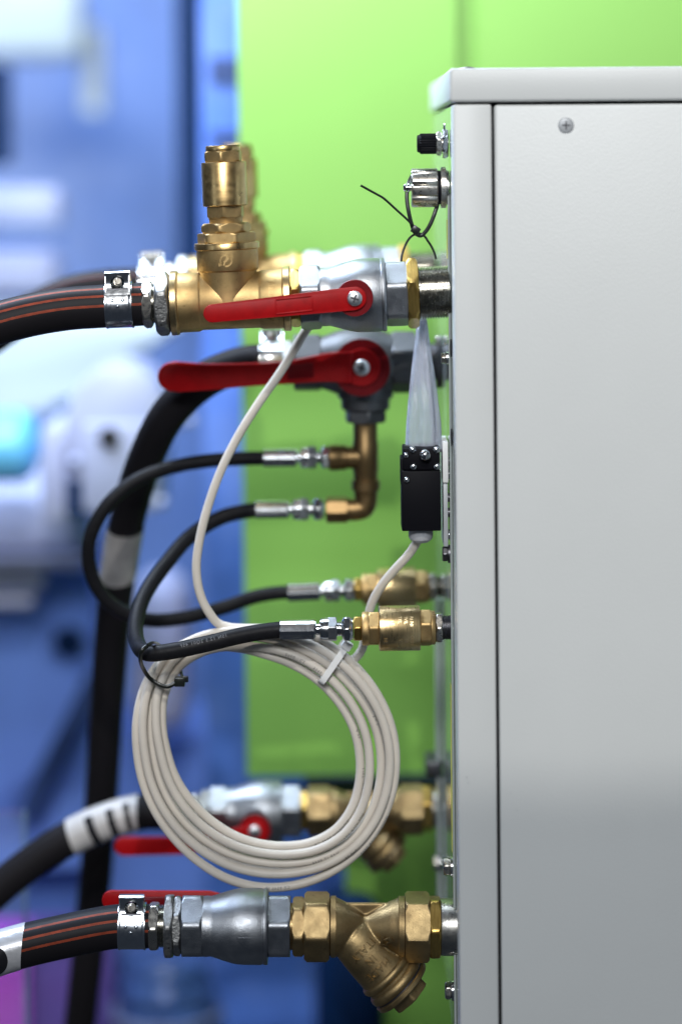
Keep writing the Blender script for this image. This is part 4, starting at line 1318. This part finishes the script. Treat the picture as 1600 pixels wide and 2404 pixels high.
# bracket
brx0, brx1 = W(1039, 1150, .0).x, W(1052, 1150, 0).x - .0006
mk('bracket', sp(box(brx0, brx1, -.004, .03, W(1045, 1281, 0).z, W(1045, 1131, 0).z, .0004)), 'bracket_grey', sw)
mk('bracket_top', sp(box(brx0 - .0003, brx1 + .0003, -.006, .03, W(1045, 1130.5, 0).z, W(1045, 1035, 0).z, .0004)), 'bracket_white', sw)
for py in (1112, 1254):
    zc_ = W(1060, py, 0).z
    mk('standoff_nut', sp(xf(hexp(brx1, XF - .0012, .0038, 12, .12, 36), Matrix.Translation((0, -.001, zc_)))), 'bright_steel', sw)
for py in (1085, 1170, 1205):
    zc_ = W(1060, py, 0).z
    mk('spacer', sp(xf(lathe([(brx1, .0030), (XF - .0012, .0030)], 20), Matrix.Translation((0, .004, zc_)))), 'dark_steel', sw)

# plastic film sleeve round the switch's actuator cable
def film_ring(px0, px1, py, y, w):
    a, b = W(px0, py, y), W(px1, py, y); return (a + b) / 2, (b.x - a.x) / 2, w
rings = [film_ring(979, 1001, 752, .022, .004), film_ring(973, 1008, 810, .022, .006), film_ring(965, 1017, 870, .020, .009), film_ring(958, 1026, 930, .018, .011), film_ring(952, 1032, 990, .016, .012), film_ring(950, 1033, 1048, .014, .012), film_ring(950, 1033, 1060, .014, .012)]
V, F = [], []
n = 48
org = rings[-1][0].copy()
for i, (c, hw, w) in enumerate(rings):
    for j in range(n):
        a = 2 * PI * j / n
        wob = 1 + .07 * math.sin(5 * a + i * .35) + .05 * math.sin(9 * a - i * .6)
        V.append(c - org + Vector((hw * wob * math.cos(a), w * wob * math.sin(a), 0)))
for i in range(len(rings) - 1):
    for j in range(n):
        a, b = i * n + j, i * n + (j + 1) % n
        F.append((a, b, b + n, a + n))
# give the film a thickness
V2 = [v * 1.0 for v in V]
fl = mk('film_sleeve', (V, F), 'film', None, 60)
fl.location = org
so = fl.modifiers.new('thickness', 'SOLIDIFY'); so.thickness = .0003
tag(fl, 'crumpled clear plastic film sleeve tapering up from the black limit switch', 'plastic sleeve')
cp = spline([W(992, 700, .03), W(994, 770, .024), W(1001, 840, .022), (W(1011, 920, .020)), W(1019, 990, .018), W(1021, 1058, .016)], 8)
ac = mk_tube('actuator_cable', [p_ - cp[0] for p_ in cp], 8 * k0, 'grey_plastic', None, 16); ac.location = cp[0]
tag(ac, 'dark grey cable inside the clear film sleeve above the limit switch', 'cable')

# ================================================================== KNOB, TEST PORT, BLACK TIES
Kb = W(1050, 337, 0)
kn = empty('fuse_knob', Matrix.Translation((XF, 0, Kb.z)), 'black ribbed knob with nickel nuts high on the cabinet side', 'knob')
V, F = [], []
nn = 96
def knurl(x0, x1, r, amp, teeth=24):
    V, F = [], []
    for x, s in ((x0, .93), (x0 + .0006, 1), (x1 - .0006, 1), (x1, .96)):
        for i in range(nn):
            a = 2 * PI * i / nn
            rr = (r + amp * (1 if (i % 4) in (0, 1) else -1)) * s
            V.append(Vector((x, -rr * math.cos(a), rr * math.sin(a))))
    for j in range(3):
        for i in range(nn):
            a, b = j * nn + i, j * nn + (i + 1) % nn
            F.append((a, b, b + nn, a + nn))
    F += [tuple(range(nn)), tuple(range(3 * nn, 4 * nn))]
    return V, F
mk('cap', knurl(-66.5 * k0, -28 * k0, 23.5 * k0, .00022), 'black_plastic', kn, 30)
mk('cap_end', lathe([(-73 * k0, 17 * k0), (-72 * k0, 20 * k0), (-66 * k0, 21 * k0)], 40), 'black_plastic', kn)
mk('nut', hexp(-28 * k0, -15 * k0, 29 * k0, 20, .1), 'nickel', kn)
mk('panel_nut', hexp(-13.5 * k0, -3 * k0, 35 * k0, 25, .06), 'bright_steel', kn)
mk('washer', lathe([(-3 * k0, 32 * k0), (-.5 * k0, 32 * k0)], 40), 'dark_steel', kn)
mk('neck', lathe([(-16 * k0, 18 * k0), (.5 * k0, 18 * k0)], 28), 'thread_steel', kn)
mk('terminal_lug', box(-11 * k0, -6 * k0, -.001, .0035, 33 * k0, 48 * k0, .0003), 'bright_steel', kn)

Tb = W(1050, 440, 0)
tpn = empty('test_port', Matrix.Translation((XF, 0, Tb.z)), 'polished steel test port cap with black tie under it, below the black knob', 'port')
V, F = [], []
def flute(x0, x1, r, lobes=9):
    V, F = [], []
    n = 108
    for x, s in ((x0, .95), (x0 + .0007, 1), (x1 - .0007, 1), (x1, .95)):
        for i in range(n):
            a = 2 * PI * i / n
            rr = (r - .0011 * (max(0, math.cos(lobes * a)) ** 5)) * s
            V.append(Vector((x, -rr * math.cos(a + .2), rr * math.sin(a + .2))))
    for j in range(3):
        for i in range(n):
            a, b = j * n + i, j * n + (i + 1) % n
            F.append((a, b, b + n, a + n))
    F += [tuple(range(n)), tuple(range(3 * n, 4 * n))]
    return V, F
mk('cap', flute(-87 * k0, -26 * k0, 46 * k0), 'nickel', tpn, 40)
mk('seal', lathe([(-26 * k0, 40 * k0), (-19 * k0, 40 * k0)], 40), 'black_plastic', tpn)
mk('washer', lathe([(-19 * k0, 46 * k0), (-18 * k0, 48.5 * k0), (-7 * k0, 48.5 * k0), (-6 * k0, 46 * k0)], 48), 'nickel', tpn)
mk('socket', lathe([(-7 * k0, 40 * k0), (.5 * k0, 40 * k0)], 40), 'pipe_steel', tpn)
mk('nipple', lathe([(a * k0, b * k0) for a, b in [(-106, 5), (-104, 9), (-101, 10), (-100, 6), (-97, 6), (-96, 10.5), (-93, 11), (-90, 8), (-86, 8)]], 28), 'bright_steel', tpn)

def tie(name, pts, label, flat=(.0005, .0013), material='black_tie'):
    path = spline([W(*p) for p in pts], 8); o_ = path[0].copy()
    t = mk_tube(name, [p - o_ for p in path], .001, material, None, 10, flat=flat); t.location = o_
    return tag(t, label, 'cable tie')
z3 = lambda x, y: (820 + x * .3827, 120 + y * .3827)
def Z3(l): return [(*z3(x, y), d) for x, y, d in l]
t1 = tie('cable_tie', Z3([(352, 862, -.004), (352, 915, -.005), (362, 985, -.006), (380, 1060, -.006), (402, 1115, -.005), (436, 1132, -.004), (468, 1105, -.004), (500, 1050, -.004), (528, 975, -.003), (541, 930, .0), (545, 850, .012), (500, 760, .016), (420, 730, .014), (370, 790, .006), (352, 855, -.002)]), 'thick black tie looped round the polished test port', (.0006, .0014))
mk('tie_head', xf(box(-.0028, .0028, -.002, .002, -.0026, .0026, .0005), Matrix.Translation(W(*z3(405, 1098), -.006) - t1.location) @ Matrix.Rotation(.6, 4, 'Y')), 'black_tie', t1)
tl = [W(*p) - t1.location for p in Z3([(405, 1090, -.006), (362, 1042, -.008), (300, 985, -.011), (205, 900, -.014), (185, 888, -.0145), (130, 858, -.015), (68, 824, -.016)])]
mk_tube('tie_tail', spline(tl, 8), .001, 'black_tie', t1, 10, flat=(.0004, .0008))
tie('cable_tie', Z3([(316, 1290, .012), (320, 1258, .010), (340, 1195, .004), (366, 1150, 0), (392, 1128, -.003), (425, 1118, -.004), (455, 1132, -.003), (480, 1165, .002), (505, 1205, .006), (522, 1245, .010), (530, 1275, .012)]), 'thinner black tie hanging as an arch from the tie under the test port', (.0004, .0008))

# ================================================================== BACKGROUND: the green stand and the blue room behind
def slab(name, x0, y0, x1, y1, y, thick, material, label, cat, bev=0.0, group=None, kind=None):
    """box whose front face fills the given 1568-view rectangle at distance y"""
    a, b = D(x0, y1, y), D(x1, y0, y)
    c = Vector(((a.x + b.x) / 2, y, min(a.z, b.z)))
    o = mk(name, xf(box(a.x, b.x, y, y + thick, a.z, b.z, bev, 3), Matrix.Translation(-c)), material)
    o.location = c
    return tag(o, label, cat, group, kind)

yg = 0.45
gp = slab('green_display_panel', 568, -500, 1052, 1784, yg, .04, 'green_panel', 'large smooth green display panel behind the fittings', 'panel')
gp.rotation_euler = (0, math.radians(-.3), 0)
slab('green_display_panel', 1056, -500, 1110, 1784, yg + .015, .03, 'green_panel', 'narrow green joint strip of the stand behind the cabinet lid', 'panel')
slab('green_display_panel', 1113, -500, 2400, 1784, yg + .004, .04, 'green_panel', 'green display panel rising behind the grey cabinet lid', 'panel')
slab('plinth_gap', 700, 1778, 2300, 1850, yg + .06, .03, 'dark_gap', 'dark gap under the green display panel', 'plinth')
slab('green_base_box', 800, 1851, 2300, 2700, yg + .03, .2, 'green_panel', 'green base box under the dark gap behind the strainers', 'base')

yw = 2.2
a, b = D(-1600, 3300, yw), D(2400, -900, yw)
wl = mk('back_wall', box(a.x, b.x, yw, yw + .1, a.z, b.z), 'blue_wall'); tag(wl, 'far blue wall of the exhibition hall', 'wall', kind='structure')
slab('dark_pillar', 410, -400, 486, 720, 1.1, .06, 'navy', 'dark navy pillar between the blue wall panels', 'pillar')
slab('blue_side_panel', 482, -400, 700, 2700, .80, .05, 'blue_machine', 'deep blue panel beside the green display panel', 'panel')
slab('dark_band', 482, 130, 700, 190, .795, .02, 'navy_soft', 'dark band across the deep blue panel', 'band')
slab('dark_band', 482, 300, 700, 330, .795, .02, 'navy_soft', 'thin dark band lower on the deep blue panel', 'band')
# left hand shapes
slab('white_screen', -200, -200, 190, 140, 1.6, .05, 'pale_panel', 'pale white board high in the blue room', 'board', .02)
slab('dark_post', -60, 150, 12, 380, 1.1, .05, 'navy', 'dark post at the edge of the blue room', 'post')
slab('pale_pillar', 190, 60, 235, 260, 1.7, .05, 'pale_panel', 'faint pale strip on the far blue wall', 'strip')
def capsule(name, x0, y0, x1, y1, y, material, label, cat):
    a, b = D(x0, (y0 + y1) / 2, y), D(x1, (y0 + y1) / 2, y)
    r = abs(D(0, y0, y).z - D(0, y1, y).z) / 2
    prof = [(0, r)]
    Lx = (b - a).length
    for i in range(9):
        t = PI / 2 * i / 8
        prof.append((Lx - r * .55 + r * .55 * math.sin(t), max(r * math.cos(t), .0005)))
    o = mk(name, lathe(prof, 40), material); o.location = a
    return tag(o, label, cat)
capsule('white_roller', -200, 432, 152, 535, 1.25, 'lilac_white', 'white rounded roller of the machine behind, above the upper hose', 'roller')
capsule('white_roller', -200, 575, 148, 700, 1.35, 'lilac_white', 'second pale roller just behind the upper hoses', 'roller')
# big pale hood seen under the upper hose
pl = [(-300, 740), (430, 740), (330, 815), (200, 880), (120, 955), (-300, 960)]
yh_ = 1.0
P0 = D(0, 960, yh_)
o = mk('machine_hood', xf(prism([(D(x, z, yh_).x - P0.x, D(x, z, yh_).z - P0.z) for x, z in pl], 0, .3, .01), Matrix()), 'pale_panel'); o.location = P0
tag(o, 'pale sloping hood of the machine behind, under the upper hoses', 'hood')
capsule('cyan_drum', -260, 945, 92, 1112, .72, 'cyan_plastic', 'bright cyan drum of the machine behind', 'drum')
# white motor housing: arched front with a dark hole
ymh = .64
cM = D(262, 1175, ymh); kM = K(ymh) * DS
out = [(-100 * kM, 0), (105 * kM, 0), (118 * kM, 160 * kM)] + [(10 * kM + 118 * kM * math.cos(math.radians(t)), 205 * kM + 130 * kM * math.sin(math.radians(t))) for t in range(0, 181, 15)] + [(-108 * kM, 160 * kM)]
mo = mk('motor_housing', prism(out, 0, .12, .009), 'lilac_white'); mo.location = cM
tag(mo, 'white arched motor housing with a dark hole, behind the thick black hose', 'motor')
mk('face_plate', box(-70 * kM, 95 * kM, -.012, 0.0, 0, 205 * kM, .004), 'lilac_white', mo)
mk('shaft_hole', cyl_y(-6 * kM, 172 * kM, 24 * kM, -.016, -.010, 32), 'dark_hole', mo)
mk('side_flange', box(-175 * kM, -110 * kM, .02, .15, -40 * kM, 190 * kM, .008), 'lilac_white', mo)
mk('dark_slot', box(-108 * kM, -72 * kM, -.004, .01, -10 * kM, 70 * kM), 'navy', mo)
slab('machine_bed', -300, 1118, 205, 1280, .80, .3, 'lilac_white', 'pale lilac machine bed under the cyan drum', 'machine bed', .02)
slab('bed_edge', -300, 1282, 190, 1308, .78, .2, 'grey_blue', 'grey edge strip below the pale machine bed', 'strip')
lcab = slab('lower_cabinet', -400, 1310, 215, 2000, .92, .2, 'blue_cabinet', 'blue lower cabinet of the machine behind', 'cabinet')
capsule('pale_tray', -200, 1305, 105, 1360, .84, 'lilac_white', 'pale tray edge on the blue lower cabinet', 'tray')
capsule('pale_tray', -200, 1370, 80, 1400, .84, 'lilac_white', 'thin pale tray under the first tray edge', 'tray')
def ball(name, x, y, r, dep, material, parent):
    c = D(x, y, dep); k = K(dep) * DS
    prof = [(-r * k * math.cos(PI * i / 12), max(r * k * math.sin(PI * i / 12), 1e-5)) for i in range(13)]
    o = mk(name, lathe(prof, 24), material, parent); o.location = c - parent.location
    return o
ball('dark_knob', 158, 1478, 36, .91, 'navy', lcab)
for x, y, r in ((440, 968, 10), (370, 1155, 15), (174, 1062, 14)):  # pale balls stand in for out-of-focus highlights
    ball('pale_bolt_head', x, y, r, .635, 'lilac_white', mo)
for xa, ya_, xb, yb2 in ((350, 1010, 440, 968), (340, 1120, 370, 1155)):  # added rods, only to hold two of the highlight balls
    st_ = [D(xa, ya_, .66) - mo.location, D((xa + xb) / 2, (ya_ + yb2) / 2, .65) - mo.location, D(xb, yb2, .637) - mo.location]
    mk_tube('bokeh_stem', st_, .002, 'grey_blue', mo, 10)
# pale lit column seen left of and through the coil
slab('pale_column', 300, 1330, 430, 1700, .9, .1, 'lilac_white', 'pale column seen through the cable coil', 'column', .03)
slab('floor_block', -500, 1700, 800, 2900, 1.05, .2, 'blue_cabinet', 'dull blue block low behind the hoses', 'block')
# sloping strut
pa, pb = D(225, 1560, .88), D(60, 1880, .88)
stt = mk_tube('sloping_strut', [Vector((0, 0, 0)), (pb - pa) * .5, pb - pa], .012, 'navy_soft', None, 12); stt.location = pa
tag(stt, 'dark sloping strut on the blue lower cabinet', 'strut')
# magenta glow painted as a panel low at the left, violet panel beside, clear acrylic sheet in front
slab('magenta_glow_panel', -300, 2150, 62, 2700, .8, .05, 'magenta', 'panel coloured for the magenta glow in the lowest corner behind the hoses', 'panel')
slab('violet_panel', 62, 2140, 260, 2700, .82, .05, 'violet', 'violet panel beside the magenta one', 'panel')
ya = 0.34
a, b = D(-200, 2600, ya), D(53, 1868, ya)
ac_ = mk('acrylic_sheet', box(a.x - b.x, 0, 0, .0025, a.z - b.z, 0), 'acrylic'); ac_.location = (b.x, ya, b.z)
tag(ac_, 'clear acrylic sheet standing in the lowest corner', 'acrylic sheet')
mk('polished_edge', box(.0003, .0026, -.0005, .003, a.z - b.z, 0), 'acrylic_edge', ac_)
# ribbed translucent pump bowl below the lowest row
yb_ = .8
cB = D(385, 2395, yb_); kB = K(yb_) * DS
prof = []
for i in range(26):
    h = i * 8.0
    prof.append((h * kB, (118 - (i / 25.0) ** 3 * 40 + 2.5 * math.sin(i * .9)) * kB))
pb_ = mk('pump_bowl', xf(lathe(prof, 48), Matrix.Rotation(-PI / 2, 4, 'Y')), 'bowl_blue'); pb_.location = cB
tag(pb_, 'blue ribbed bowl blurred under the lowest silver valve', 'bowl')
mk('bowl_ring', xf(lathe([(60 * kB, 128 * kB), (78 * kB, 128 * kB)], 48), Matrix.Rotation(-PI / 2, 4, 'Y')), 'grey_blue', pb_)
slab('dark_unit', 735, 2100, 880, 2600, .42, .1, 'navy', 'dark unit blurred behind the lettered strainer', 'unit', .02)
# grey upright profile on the rear of the cabinet side
cpart('rear_upright', box(XF - .004, XF - .0002, .19, .215, ZB + .01, W(1030, 1400, .2).z, .0006), 'side_sheet')
cpart('upright_clamp', box(XF - .012, XF - .0002, .185, .22, W(1030, 1812, .2).z, W(1030, 1778, .2).z, .001), 'dark_steel')
